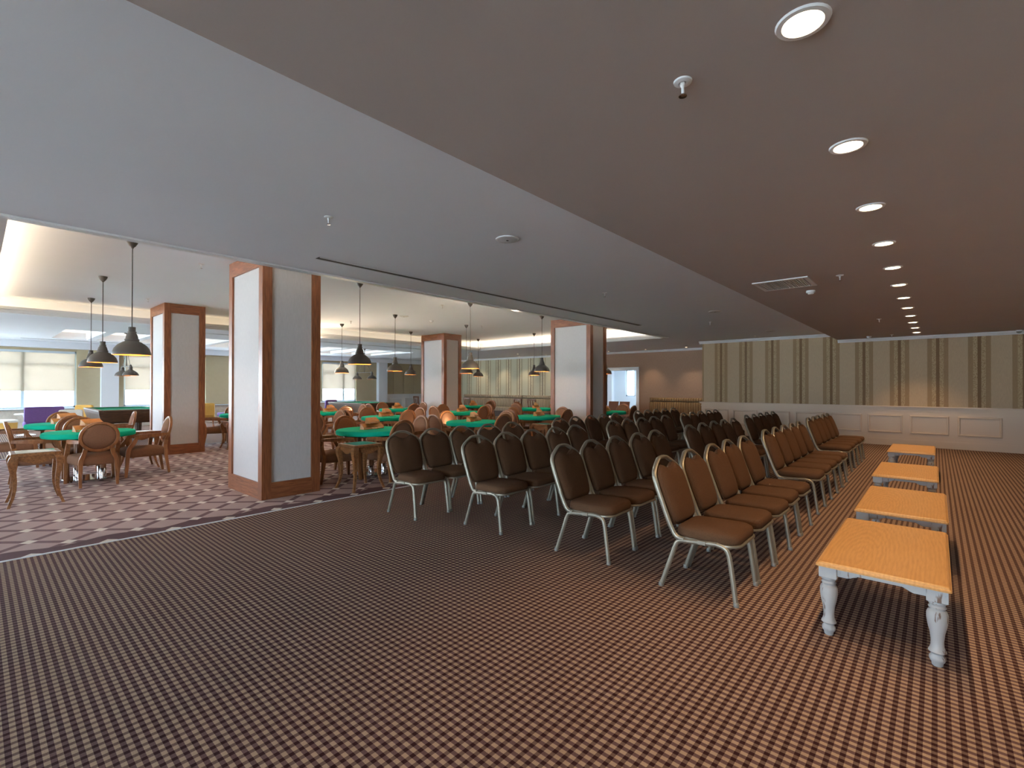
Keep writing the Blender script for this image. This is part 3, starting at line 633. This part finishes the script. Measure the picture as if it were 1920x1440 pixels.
# ------------------------------------------------------------------ small side tables with cabriole legs
def side_template():
    tp = []
    h = 0.215
    tp.append(('table_top', MB().cbox(-h, h, -h, h, 0.575, 0.612, 0.006).mesh('table_top', 'side_table_wood'), [('glass_inset', MB().box(-h + 0.045, h - 0.045, -h + 0.045, h - 0.045, 0.6121, 0.6145).mesh('glass_inset', 'table_glass'))]))
    for sx in (-1, 1):
        for sy in (-1, 1):
            sec = [(0.0, 0.045, 0.015), (0.03, 0.036, 0.014), (0.10, 0.012, 0.015), (0.20, -0.006, 0.017), (0.30, -0.006, 0.020), (0.40, 0.006, 0.025), (0.47, 0.016, 0.031), (0.52, 0.016, 0.036), (0.555, 0.008, 0.035), (0.577, -0.004, 0.034)]
            rings = []
            for z, o_, w in sec:
                c_ = h - 0.030 + o_; rings.append([(sx * c_ + a * w, sy * c_ + b * w, z) for a, b in ((-1, -1), (1, -1), (1, 1), (-1, 1))])
            tp.append(('leg', MB().loft(rings).mesh('leg', 'side_table_wood', 50), []))
    for s in (-1, 1):
        for ax in (0, 1):
            m = MB(); rings = []
            for k in range(13):
                u = -0.16 + 0.32 * k / 12; z = 0.505 - 0.022 * math.cos(u / 0.16 * PI) * (1 if abs(u) < 0.16 else 1)
                a, b = s * (h - 0.035), s * (h - 0.012); a, b = min(a, b), max(a, b)
                q = [(u, a, z), (u, b, z), (u, b, 0.577), (u, a, 0.577)]
                rings.append([(p[0], p[1], p[2]) if ax == 0 else (p[1], p[0], p[2]) for p in q])
            tp.append(('apron', m.loft(rings).mesh('apron', 'side_table_wood'), []))
    return tp
ST = side_template()

# ------------------------------------------------------------------ round green card tables
def card_template():
    tp = []
    R = 0.54
    prof = [(0.40, 0.642), (R - 0.02, 0.642), (R - 0.004, 0.650), (R, 0.668), (R, 0.694), (R - 0.006, 0.710), (R - 0.022, 0.719), (R - 0.05, 0.720), (0.0, 0.720)]
    tp.append(('felt_top', MB().lathe(prof, 48).mesh('felt_top', 'felt_green', 40), [('underside', MB().lathe([(0.0, 0.62), (0.41, 0.62), (0.42, 0.645)], 32).mesh('underside', 'dark_wood', 40))]))
    for k in range(4):
        a = PI / 4 + k * PI / 2; x, y = 0.19 * math.cos(a), 0.19 * math.sin(a)
        tp.append(('post', MB().lathe([(0.036, 0.16), (0.036, 0.62)], 14, x, y).mesh('post', 'chair_wood', 40), [('sleeve', MB().lathe([(0.040, 0.03), (0.040, 0.165), (0.036, 0.17)], 14, x, y).mesh('sleeve', 'chrome', 40))]))
    tp.append(('base_plate', MB().lathe([(0.31, 0.0), (0.315, 0.006), (0.315, 0.026), (0.305, 0.034), (0.0, 0.036)], 36).mesh('base_plate', 'chrome', 30), []))
    return tp
CD = card_template()
def rack_template():
    L = 0.135
    tp = []
    sh = MB(); sh.loft([[(x, -0.052, 0.030), (x, -0.046, 0.024), (x, 0.040, 0.082), (x, 0.034, 0.090)] for x in (-L, L)])
    tp.append(('slanted_shelf', sh.mesh('slanted_shelf', 'rack_wood'), []))
    tp.append(('base_board', MB().box(-L, L, -0.055, 0.055, 0.0, 0.010).mesh('base_board', 'rack_wood'), []))
    for s in (-1, 1):
        e = MB(); e.loft([[(x, -0.052, 0.008), (x, 0.048, 0.008), (x, 0.040, 0.084), (x, -0.048, 0.026)] for x in (s * (L - 0.012), s * (L - 0.002))])
        tp.append(('end_panel', e.mesh('end_panel', 'rack_wood'), []))
    return tp
RK = rack_template()
TABLES = {                                                # centre, phrase used in labels, racks seen
    'A2': (-9.50, 1.17, 'the front card table at the left edge'), 'A3': (-11.79, 1.12, 'the rear card table at the left edge'),
    'B1': (-6.75, 4.23, 'the card table beside the large column'), 'B3': (-12.75, 4.45, 'the card table seen between the left columns'),
    'B2': (-9.35, 4.15, 'the card table hidden behind the large column'),
    'C1': (-6.80, 6.53, 'the second front-row card table'), 'C2': (-9.34, 6.22, 'the first middle-row card table'), 'C3': (-12.15, 6.35, 'the first back-row card table'),
    'D1': (-6.97, 8.80, 'the third front-row card table'), 'D2': (-9.63, 8.81, 'the second middle-row card table'), 'D3': (-12.32, 8.60, 'the second back-row card table'),
    'E1': (-6.90, 11.75, 'the card table right of the rear column'), 'E2': (-9.5, 11.85, 'the third middle-row card table'), 'E3': (-12.3, 11.76, 'the third back-row card table')}
SIDES = {'n': ('near side', 0.47, 0.0, PI), 'f': ('window side', -0.47, 0.0, 0.0), 'l': ('left side', 0.0, -0.66, PI / 2), 'r': ('right side', 0.0, 0.66, -PI / 2)}
SKIP = {('B1', 'f'): None}
JIT = {('A2', 'l'): (-0.12, 0.12, 0.0)}
rk = random.Random(11)
for key, (tx, ty, ph) in TABLES.items():
    stamp(CD, 'card_table', 'round green felt table: ' + ph, 'table', (tx, ty, 0), rk.uniform(-0.2, 0.2), 'round green card tables')
    for s, (sn, dx, dy, rz) in SIDES.items():
        ox, oy, orz = JIT.get((key, s), (0, 0, 0))
        if key + s in JIT and JIT[key + s] is None: continue
        x = tx + (0.50 if s == 'n' else -0.50 if s == 'f' else 0) + ox; y = ty + (0.66 if s == 'r' else -0.66 if s == 'l' else 0) + oy
        stamp(AC, 'oval_back_armchair', 'oval-backed brown armchair on the %s of %s' % (sn, ph), 'armchair', (x, y, 0), rz + orz + rk.uniform(-0.06, 0.06), 'oval-backed armchairs round the card tables')
    for j, (dx, dy, dz, rz, tilt, w) in enumerate(((0.02, -0.06, 0, 0.25, 0, 'lower front'), (-0.03, 0.085, 0, 0.15, 0, 'lower rear'), (-0.01, 0.02, 0.088, 0.55, 0.0, 'topmost'))):
        stamp(RK, 'tile_rack', '%s wooden tile rack on %s' % (w, ph), 'tile rack', (tx + dx, ty + dy, 0.7205 + dz), PI / 2 + rz + rk.uniform(-0.15, 0.15), 'wooden tile racks on the card tables')
for i, (x, y, rz, lab) in enumerate(((-8.10, 0.50, 0.0, 'small glass-topped side table with curved legs at the left edge'), (-5.95, 3.55, 0.0, 'small glass-topped side table with curved legs beside the large column'),
        (-10.25, 1.90, 0.0, 'small side table behind the armchair by the left column'), (-11.85, 3.93, 0.0, 'small side table glimpsed between the left columns'), (-6.20, 8.05, 0.0, 'small side table behind the banquet chairs by the third front-row table'),
        (-6.1, 10.95, 0.0, 'small side table right of the rear column'))):
    stamp(ST, 'side_table', lab, 'side table', (x, y, 0), rz, 'small side tables with curved legs')

# ------------------------------------------------------------------ pendant lamps
def pendant_template():
    tp = []
    Z0 = 1.755
    outer = [(0.182, Z0), (0.184, Z0 + 0.006), (0.180, Z0 + 0.03), (0.165, Z0 + 0.075), (0.135, Z0 + 0.115), (0.09, Z0 + 0.148), (0.068, Z0 + 0.158), (0.066, Z0 + 0.168), (0.070, Z0 + 0.172), (0.070, Z0 + 0.180), (0.060, Z0 + 0.190), (0.056, Z0 + 0.215), (0.050, Z0 + 0.235), (0.040, Z0 + 0.255), (0.043, Z0 + 0.262), (0.043, Z0 + 0.270), (0.035, Z0 + 0.276), (0.035, Z0 + 0.325), (0.0, Z0 + 0.327)]
    tp.append(('shade', MB().lathe(outer, 28, cap=False).mesh('shade', 'lamp_grey', 40), [('shade_lining', MB().lathe([(0.181, Z0 + 0.001), (0.176, Z0 + 0.03), (0.160, Z0 + 0.072), (0.130, Z0 + 0.110), (0.085, Z0 + 0.142), (0.0, Z0 + 0.148)], 28, cap=False).mesh('shade_lining', 'lamp_inner', 60))]))
    tp.append(('bulb', MB().lathe([(0.0, Z0 + 0.035), (0.022, Z0 + 0.042), (0.032, Z0 + 0.065), (0.024, Z0 + 0.095), (0.014, Z0 + 0.12), (0.014, Z0 + 0.146)], 12).mesh('bulb', 'bulb', 60), []))
    tp.append(('cord', MB().tube([(0, 0, Z0 + 0.32), (0, 0, ZT - 0.06)], 0.0055, 6).mesh('cord', 'cord', 60), []))
    tp.append(('canopy', MB().lathe([(0.012, ZT - 0.085), (0.014, ZT - 0.075), (0.030, ZT - 0.06), (0.048, ZT - 0.03), (0.056, ZT)], 18).mesh('canopy', 'lamp_grey', 50), []))
    return tp
PT = pendant_template()
for i, (x, y, w) in enumerate(((-6.98, 1.22, 'nearest of the three left'), (-9.60, 1.32, 'middle one of the three left'), (-12.15, 1.50, 'farthest of the three left'),
        (-6.98, 4.15, 'large-looking, right of the large column'), (-9.5, 4.2, 'hidden behind the large column'), (-12.1, 4.25, 'rearmost behind the large column'),
        (-12.0, 6.6, 'beside the window, right of the large column'), (-9.52, 6.58, 'third right of the large column'), (-7.0, 6.62, 'large-looking, just left of the striped back wall'),
        (-7.0, 8.95, 'just left of the rear column'), (-9.62, 8.95, 'directly behind a larger lamp'), (-12.12, 8.95, 'just left of the middle column'),
        (-7.0, 11.85, 'half hidden right of the rear column'), (-9.5, 11.75, 'small, left of the rear column'), (-12.15, 11.88, 'small, right of the middle column'))):
    stamp(PT, 'pendant_lamp', 'grey dome pendant lamp, ' + w, 'pendant lamp', (x, y, 0), 0, 'dome pendant lamps over the card tables')
    add_light('pendant_bulb', 'POINT', (x, y, 1.80), 8.0, WARM, shadow_soft_size=0.035)

# ------------------------------------------------------------------ ceiling fittings
for i in range(12):
    x, y = -0.33, 1.82 + 1.085 * i
    t = thing('downlight', '%s recessed downlight from the camera in the right ceiling' % ORD[i], 'downlight', (x, y, ZR), 0, 'recessed downlights in a line')
    part('trim_ring', MB().lathe([(0.058, -0.002), (0.062, -0.008), (0.078, -0.007), (0.082, 0.0)], 28, cap=False), 'trim_white', t, 40)
    part('reflector', MB().lathe([(0.059, -0.004), (0.052, -0.002), (0.040, -0.0012), (0.0, -0.001)], 24, cap=False), 'downlight_glow', t, 60)
    add_light('downlight_beam', 'SPOT', (x, y, ZR - 0.03), 34, (1.0, 0.66, 0.35), (x, y, 0), spot_size=math.radians(96), spot_blend=0.55, shadow_soft_size=0.05)
def sprinkler_template():
    return [('escutcheon', MB().lathe([(0.036, 0.0), (0.034, -0.006), (0.018, -0.010), (0.012, -0.006)], 18, cap=False).mesh('escutcheon', 'trim_white', 40), []),
            ('pipe', MB().lathe([(0.009, 0.0), (0.011, -0.018), (0.006, -0.025), (0.006, -0.055)], 10).mesh('pipe', 'trim_white', 40), []),
            ('deflector', MB().lathe([(0.004, -0.052), (0.016, -0.056), (0.016, -0.060), (0.004, -0.062)], 12).mesh('deflector', 'chrome', 40), [])]
SP = sprinkler_template()
for x, y, z, w in ((-0.75, 1.86, ZR, 'nearest, beside the first downlight'), (-0.78, 6.21, ZR, 'beside the square air vent'), (-0.76, 10.64, ZR, 'far along the line of downlights'), (-0.77, 14.0, ZR, 'in front of the striped wall'),
        (-3.71, 1.92, ZM, 'on the pale ceiling above the large column'), (-3.65, 6.16, ZM, 'on the pale ceiling in the middle'), (-3.61, 10.41, ZM, 'far along the pale ceiling'), (-3.66, 14.0, ZM, 'at the far end of the pale ceiling'),
        (-7.58, 2.08, ZT, 'in the tray ceiling left of the large column'), (-11.38, 2.23, ZT, 'in the tray ceiling above the left column'), (-11.30, 6.46, ZT, 'in the tray ceiling by the window-side cove'), (-7.64, 6.43, ZT, 'in the tray ceiling near the middle'), (-9.43, 9.36, ZT, 'in the far tray ceiling')):
    stamp(SP, 'sprinkler', 'small white fire sprinkler ' + w, 'sprinkler', (x, y, z), 0, 'ceiling sprinklers')
DT = [('base', MB().lathe([(0.05, 0.0), (0.05, -0.022), (0.046, -0.028)], 20).mesh('base', 'trim_white', 40), []), ('sensor', MB().lathe([(0.034, -0.028), (0.034, -0.038), (0.026, -0.046), (0.0, -0.047)], 18).mesh('sensor', 'trim_white', 40), [])]
for x, y, z, w in ((-1.18, 6.97, ZR, 'beside the square air vent'), (-1.20, 14.1, ZR, 'close to the striped wall'), (-9.64, 7.76, ZT, 'in the tray ceiling')):
    stamp(DT, 'smoke_detector', 'round white smoke detector ' + w, 'smoke detector', (x, y, z), 0, 'smoke detectors')
SK = [('rim', MB().lathe([(0.11, 0.0), (0.11, -0.006), (0.10, -0.012), (0.092, -0.012)], 28, cap=False).mesh('rim', 'trim_white', 40), []), ('grille', MB().lathe([(0.094, -0.010), (0.06, -0.014), (0.0, -0.016)], 28, cap=False).mesh('grille', 'grille', 60), []), ('badge', MB().lathe([(0.012, -0.0145), (0.012, -0.018), (0.0, -0.018)], 10, cap=False).mesh('badge', 'slot_dark'), [])]
for x, y, z, w in ((-3.0, 3.31, ZM, 'nearest on the pale ceiling'), (-3.02, 8.97, ZM, 'second on the pale ceiling'), (-3.04, 12.95, ZM, 'farthest on the pale ceiling'), (-9.55, 6.85, ZT, 'in the tray ceiling')):
    stamp(SK, 'ceiling_speaker', 'round white ceiling speaker, ' + w, 'speaker', (x, y, z), 0, 'ceiling speakers')
t = thing('air_vent', 'square white air return grille in the right ceiling', 'vent', (-1.33, 6.31, ZR))
part('frame', MB().box(-0.28, 0.28, -0.29, -0.25, -0.012, 0).box(-0.28, 0.28, 0.25, 0.29, -0.012, 0).box(-0.28, -0.24, -0.25, 0.25, -0.012, 0).box(0.24, 0.28, -0.25, 0.25, -0.012, 0), 'trim_white', t)
part('backing', MB().box(-0.24, 0.24, -0.25, 0.25, -0.002, 0), 'slot_dark', t)
for k in range(22): part('slat', MB().box(-0.24 + 0.0225 * k, -0.226 + 0.0225 * k, -0.25, 0.25, -0.010, -0.003), 'grille', t)
def slot(label, x, y0, y1, n=3, w=0.03, z=ZM):
    t = thing('slot_diffuser', label, 'vent', (x, (y0 + y1) / 2, z), 0, 'linear slot diffusers'); L = (y1 - y0) / 2; W_ = n * w / 2
    part('backing', MB().box(-W_, W_, -L, L, -0.004, 0), 'slot_dark', t)
    for k in range(n + 1): part('slat', MB().box(-W_ + k * w - 0.004, -W_ + k * w + 0.004, -L, L, -0.010, -0.001), 'lamp_grey' if 0 < k < n else 'grille', t)
slot('long dark linear slot diffuser along the pale ceiling', -4.97, 2.45, 9.9)
slot('thin slot diffuser in the ceiling before the window pelmet', -19.75, 0.9, 5.2, 2, 0.02); slot('thin slot diffuser between the cove and the lit coffers', -14.3, 3.4, 11.0, 2, 0.02)
for i, (x, y) in enumerate(((-6.51, 16.45), (-8.05, 16.5), (-9.6, 16.5), (-12.75, 16.6), (-14.3, 16.6), (-15.66, 16.6), (-17.16, 16.6), (-13.3, 15.35))):
    t = thing('spotlight', 'tiny recessed spot in the ceiling along the back wall, %s from the right' % ORD[i], 'downlight', (x, y, ZM), 0, 'small spots along the back wall')
    part('trim_ring', MB().lathe([(0.030, -0.002), (0.044, -0.006), (0.048, 0.0)], 16, cap=False), 'trim_white', t, 40); part('reflector', MB().lathe([(0.031, -0.003), (0.0, -0.002)], 16, cap=False), 'downlight_glow', t)
    add_light('spot_beam', 'SPOT', (x, y, ZM - 0.02), 34, (1.0, 0.80, 0.56), (x, y + 0.25, 0), spot_size=math.radians(80), spot_blend=0.8, shadow_soft_size=0.03)
t = thing('security_camera', 'small domed camera beside the crown moulding in the far right corner', 'camera', (1.30, 14.62, ZR))
part('mount', MB().lathe([(0.05, 0), (0.05, -0.02), (0.045, -0.025)], 18), 'trim_white', t, 40); part('dome', MB().lathe([(0.042, -0.025), (0.04, -0.045), (0.025, -0.062), (0.0, -0.068)], 18), 'table_glass', t, 60)

# ------------------------------------------------------------------ pool tables with double-shade lamps
def pool_table(label, cx, cy):
    t = thing('pool_table', label, 'pool table', (cx, cy, 0), 0, 'pool tables'); hx, hy = 1.2, 0.70
    part('bed', MB().box(-hx + 0.13, hx - 0.13, -hy + 0.13, hy - 0.13, 0.70, 0.765), 'pool_cloth', t)
    fr = MB()
    for a, b, c_, d_ in ((-hx, hx, -hy, -hy + 0.10), (-hx, hx, hy - 0.10, hy), (-hx, -hx + 0.10, -hy + 0.10, hy - 0.10), (hx - 0.10, hx, -hy + 0.10, hy - 0.10)): fr.cbox(a, b, c_, d_, 0.755, 0.80, 0.008)
    part('rail', fr, 'dark_wood', t)
    cu = MB()
    for a, b, c_, d_ in ((-hx + 0.14, hx - 0.14, -hy + 0.10, -hy + 0.15), (-hx + 0.14, hx - 0.14, hy - 0.15, hy - 0.10), (-hx + 0.10, -hx + 0.15, -hy + 0.15, hy - 0.15), (hx - 0.15, hx - 0.10, -hy + 0.15, hy - 0.15)): cu.box(a, b, c_, d_, 0.765, 0.796)
    part('cushion', cu, 'pool_cloth', t)
    part('body', MB().loft([[(x * k, y * k, z) for x, y in ((-hx, -hy), (hx, -hy), (hx, hy), (-hx, hy))] for k, z in ((0.86, 0.46), (0.90, 0.50), (0.975, 0.70), (0.985, 0.756))]), 'dark_wood', t)
    for sx in (-1, 1):
        for sy in (-1, 1):
            n = 24; rings = []
            for r_, z in ((0.055, 0.0), (0.075, 0.01), (0.075, 0.05), (0.06, 0.07), (0.07, 0.10), (0.082, 0.12), (0.075, 0.14), (0.078, 0.20), (0.095, 0.40), (0.10, 0.47)):
                rings.append([(sx * (hx - 0.27) + r_ * (1 - (0.10 if (k % 2 and 0.13 < z < 0.45) else 0)) * math.cos(2 * PI * k / n), sy * (hy - 0.24) + r_ * (1 - (0.10 if (k % 2 and 0.13 < z < 0.45) else 0)) * math.sin(2 * PI * k / n), z) for k in range(n)])
            part('leg', MB().loft(rings), 'dark_wood', t)
def pool_lamp(label, cx, cy, zb=1.66):
    t = thing('pool_lamp', label, 'pendant lamp', (cx, cy, 0), 0, 'double-shade lamps over the pool tables')
    part('pole', MB().tube([(0, 0, zb + 0.25), (0, 0, ZM)], 0.012, 8), 'cord', t); part('crossbar', MB().tube([(-0.5, 0, zb + 0.245), (0.5, 0, zb + 0.245)], 0.012, 8), 'lamp_grey', t)
    part('canopy', MB().lathe([(0.02, ZM - 0.03), (0.05, ZM - 0.02), (0.055, ZM)], 14), 'lamp_grey', t, 40)
    for s in (-1, 1):
        sh = part('shade', MB().lathe([(0.17, zb), (0.165, zb + 0.03), (0.14, zb + 0.075), (0.10, zb + 0.11), (0.05, zb + 0.14), (0.042, zb + 0.16), (0.045, zb + 0.20), (0.03, zb + 0.24), (0.012, zb + 0.28)], 22, 0.5 * s, 0, cap=False), 'lamp_grey', t, 40)
        part('shade_lining', MB().lathe([(0.168, zb + 0.001), (0.135, zb + 0.07), (0.095, zb + 0.105), (0.0, zb + 0.125)], 22, 0.5 * s, 0, cap=False), 'lamp_inner', sh, 60)
        part('bulb', MB().lathe([(0.0, zb + 0.03), (0.03, zb + 0.055), (0.02, zb + 0.09), (0.0, zb + 0.12)], 10, 0.5 * s, 0), 'bulb', t, 60)
        part('cable', MB().tube(cr([(0.5 * s, 0, zb + 0.26), (0.38 * s, 0, zb + 0.32), (0.18 * s, 0, zb + 0.55), (0.02 * s, 0, zb + 0.9)], 5), 0.006, 5), 'cord', t)
        add_light('pool_bulb', 'POINT', (cx + 0.5 * s, cy, zb + 0.02), 3.0, WARM, shadow_soft_size=0.03)
pool_table('dark wooden pool table behind the green table at the left', -16.25, 2.70); pool_lamp('grey double-shade lamp hanging over the left pool table', -15.85, 2.66)
pool_table('dark wooden pool table in front of the far window', -16.2, 9.70); pool_lamp('grey double-shade lamp hanging over the far pool table', -15.85, 9.62)

# ------------------------------------------------------------------ lounge furniture by the windows
def lounge_seat(name, label, cat, loc, rz, w, mat, back=True, group=None, seat_h=0.42):
    t = thing(name, label, cat, loc, rz, group)
    part('seat', cushion(MB(), rrect(-0.27, 0.30, -w / 2, w / 2, 0.06), [(0.02, seat_h - 0.14), (0.96, seat_h - 0.14), (1.0, seat_h - 0.10), (1.0, seat_h - 0.03), (0.95, seat_h), (0.02, seat_h + 0.01)], lambda a, b, h: (a, b, h)), mat, t, 50)
    if back:
        b = part('backrest', cushion(MB(), rrect(-w / 2, w / 2, seat_h, 0.83, 0.05), [(0.02, -0.06), (0.97, -0.06), (1.0, -0.03), (1.0, 0.02), (0.94, 0.05), (0.02, 0.06)], lambda a, b_, h: (-0.27 + h - (b_ - seat_h) * 0.18, a, b_)), mat, t, 50)
        for i in range(max(2, int(w / 0.22))):
            for k in range(2):
                u = -w / 2 + (i + 0.5) * w / max(2, int(w / 0.22)); z = 0.56 + 0.14 * k
                part('button', MB().lathe([(0.0, 0.0), (0.014, 0.004), (0.012, 0.012), (0.0, 0.014)], 8), mat, b).matrix_local = Matrix.Translation((-0.27 + 0.055 - (z - seat_h) * 0.18, u, z)) @ Matrix.Rotation(PI / 2, 4, 'Y')
    for sx in (-1, 1):
        for sy in (-1, 1): part('leg', MB().tube([(sx * 0.22, sy * (w / 2 - 0.06), seat_h - 0.13), (sx * 0.25, sy * (w / 2 - 0.04), 0.0)], [0.022, 0.013], 8), 'chair_wood', t, 50)
    return t
lounge_seat('lounge_bench', 'purple velvet bench with back under the left-edge window', 'bench', (-18.3, 1.28, 0), PI, 0.78, 'purple_velvet')
lounge_seat('lounge_chair', 'mustard velvet chair beside the left pool table', 'chair', (-18.55, 2.02, 0), -0.5, 0.42, 'mustard_velvet', True, 'velvet lounge chairs')
lounge_seat('lounge_chair', 'mustard velvet chair between the left and large columns', 'chair', (-18.35, 5.22, 0), PI - 0.3, 0.46, 'mustard_velvet', True, 'velvet lounge chairs')
lounge_seat('lounge_chair', 'purple velvet chair between the left and large columns', 'chair', (-19.5, 6.25, 0), -PI / 2, 0.6, 'purple_velvet', True, 'velvet lounge chairs')
lounge_seat('lounge_chair', 'purple velvet chair right of the large column by the window', 'chair', (-19.3, 9.95, 0), PI, 0.5, 'purple_velvet', True, 'velvet lounge chairs')
lounge_seat('lounge_chair', 'ivory fabric chair at the corner of the left pool table', 'chair', (-15.7, 1.66, 0), 2.8, 0.44, 'ivory_fabric', True, 'velvet lounge chairs')
t = thing('ottoman', 'round mustard ottoman with pale top at the left edge', 'ottoman', (-19.5, 0.58, 0))
part('body', MB().lathe([(0.22, 0.16), (0.26, 0.18), (0.27, 0.36)], 28), 'mustard_velvet', t, 40); part('top_pad', MB().lathe([(0.27, 0.36), (0.285, 0.385), (0.27, 0.42), (0.2, 0.44), (0.0, 0.45)], 28), 'ivory_fabric', t, 50)
for k in range(4): part('leg', MB().tube([(0.18 * math.cos(k * PI / 2 + 0.8), 0.18 * math.sin(k * PI / 2 + 0.8), 0.17), (0.21 * math.cos(k * PI / 2 + 0.8), 0.21 * math.sin(k * PI / 2 + 0.8), 0.0)], [0.018, 0.012], 8), 'chair_wood', t, 50)
t = thing('lamp_table', 'white round pedestal table beside the purple bench', 'side table', (-19.2, 1.0, 0))
part('top', MB().lathe([(0.23, 0.575), (0.245, 0.585), (0.245, 0.60), (0.23, 0.608), (0.0, 0.61)], 28), 'white_lacquer', t, 40); part('stem', MB().lathe([(0.10, 0.02), (0.05, 0.06), (0.035, 0.2), (0.04, 0.45), (0.08, 0.575)], 18), 'white_lacquer', t, 50); part('foot', MB().lathe([(0.2, 0.0), (0.2, 0.012), (0.12, 0.03)], 24), 'white_lacquer', t, 50)

# ------------------------------------------------------------------ banquettes along the back wall
def banquette(label, x0, x1, mat, yb=YB - 0.02):
    L = x1 - x0; t = thing('banquette', label, 'banquette', ((x0 + x1) / 2, yb, 0), 0, 'channel-tufted striped banquettes'); n = max(6, round(L / 0.0862))
    def ribbed(z0, z1, d0, d1, bulge):
        m = MB(); rings = []
        for k in range(n * 5 + 1):
            u = -L / 2 + L * k / (n * 5); s = abs(math.sin(PI * k / 5)); d = d1 + bulge * (s ** 0.6)
            rings.append([(u, -d0, z0), (u, -d, z0 + 0.02), (u, -d - 0.01, (z0 + z1) / 2), (u, -d, z1 - 0.025), (u, -d + 0.04, z1), (u, -d0, z1)])
        return m.loft(rings)
    part('backrest', ribbed(0.44, 0.85, 0.0, 0.15, 0.028), mat, t, 50); part('head_roll', ribbed(0.855, 0.995, 0.0, 0.13, 0.03), mat, t, 50)
    part('seat', cushion(MB(), rrect(-L / 2, L / 2, -0.66, 0.0, 0.05), [(0.02, 0.26), (0.99, 0.26), (1.0, 0.29), (1.0, 0.40), (0.985, 0.43), (0.02, 0.44)], lambda a, b, h: (a, b, h)), mat, t, 40)
    part('plinth', MB().box(-L / 2 + 0.03, L / 2 - 0.03, -0.60, -0.02, 0.0, 0.262), 'dark_wood', t)
banquette('tan striped banquette against the brown wall', -8.10, -5.98, 'banquette_tan')
banquette('grey striped banquette left section, right of the middle column', -18.4, -16.41, 'banquette_grey')
banquette('grey striped banquette middle section on the striped back wall', -16.37, -14.42, 'banquette_grey')
banquette('grey striped banquette right section, beside the rear column', -14.38, -12.0, 'banquette_grey')
def slat_chair(label, x, y, rz):
    t = thing('slat_back_chair', label, 'chair', (x, y, 0), rz, 'slat-backed wooden chairs by the banquettes')
    part('seat', MB().cbox(-0.20, 0.22, -0.21, 0.21, 0.42, 0.455, 0.01), 'leather_brown', t)
    for s in (-1, 1):
        part('leg', MB().tube([(0.19, 0.18 * s, 0.0), (0.19, 0.18 * s, 0.42)], 0.018, sq=True), 'slat_wood', t); part('leg', MB().tube([(-0.23, 0.18 * s, 0.0), (-0.19, 0.19 * s, 0.43), (-0.25, 0.20 * s, 0.88)], 0.018, sq=True), 'slat_wood', t)
    part('top_rail', MB().box(-0.262, -0.236, -0.22, 0.22, 0.83, 0.89), 'slat_wood', t); part('lower_rail', MB().box(-0.225, -0.205, -0.19, 0.19, 0.50, 0.54), 'slat_wood', t)
    for k in range(6):
        a = -0.16 + 0.064 * k; b = a + (0.03 if k % 2 else -0.03)
        part('slat', MB().tube([(-0.212, a, 0.53), (-0.245, b, 0.84)], 0.009, sq=True), 'slat_wood', t)
for i, (x, w) in enumerate(((-20.0, 'left of the middle column'), (-17.0, 'first right of the middle column'), (-16.2, 'second right of the middle column'), (-13.1, 'second left of the rear column'), (-12.35, 'just left of the rear column'))):
    slat_chair('dark slat-backed wooden chair at the banquettes, ' + w, x, 15.35, PI / 2)
for i, (x, w) in enumerate(((-9.42, 'left'), (-8.95, 'right'))):
    t = thing('leather_chair', '%s brown square-backed chair in front of the doorway' % w, 'chair', (x, 16.3, 0), -PI / 2, 'square-backed chairs by the doorway')
    part('seat', MB().cbox(-0.22, 0.22, -0.21, 0.21, 0.40, 0.47, 0.02), 'leather_brown', t); part('backrest', MB().loft([[(-0.20 - 0.08 * k, y0, 0.47 + 0.36 * k) if e == 0 else (-0.25 - 0.08 * k, y0, 0.47 + 0.36 * k) for e, y0 in ((0, -0.20), (0, 0.20), (1, 0.20), (1, -0.20))] for k in (0, 0.5, 1.0)]), 'leather_brown', t)
    for sx in (-1, 1):
        for sy in (-1, 1): part('leg', MB().tube([(sx * 0.19, sy * 0.18, 0.40), (sx * 0.21, sy * 0.19, 0.0)], 0.016, sq=True), 'slat_wood', t)
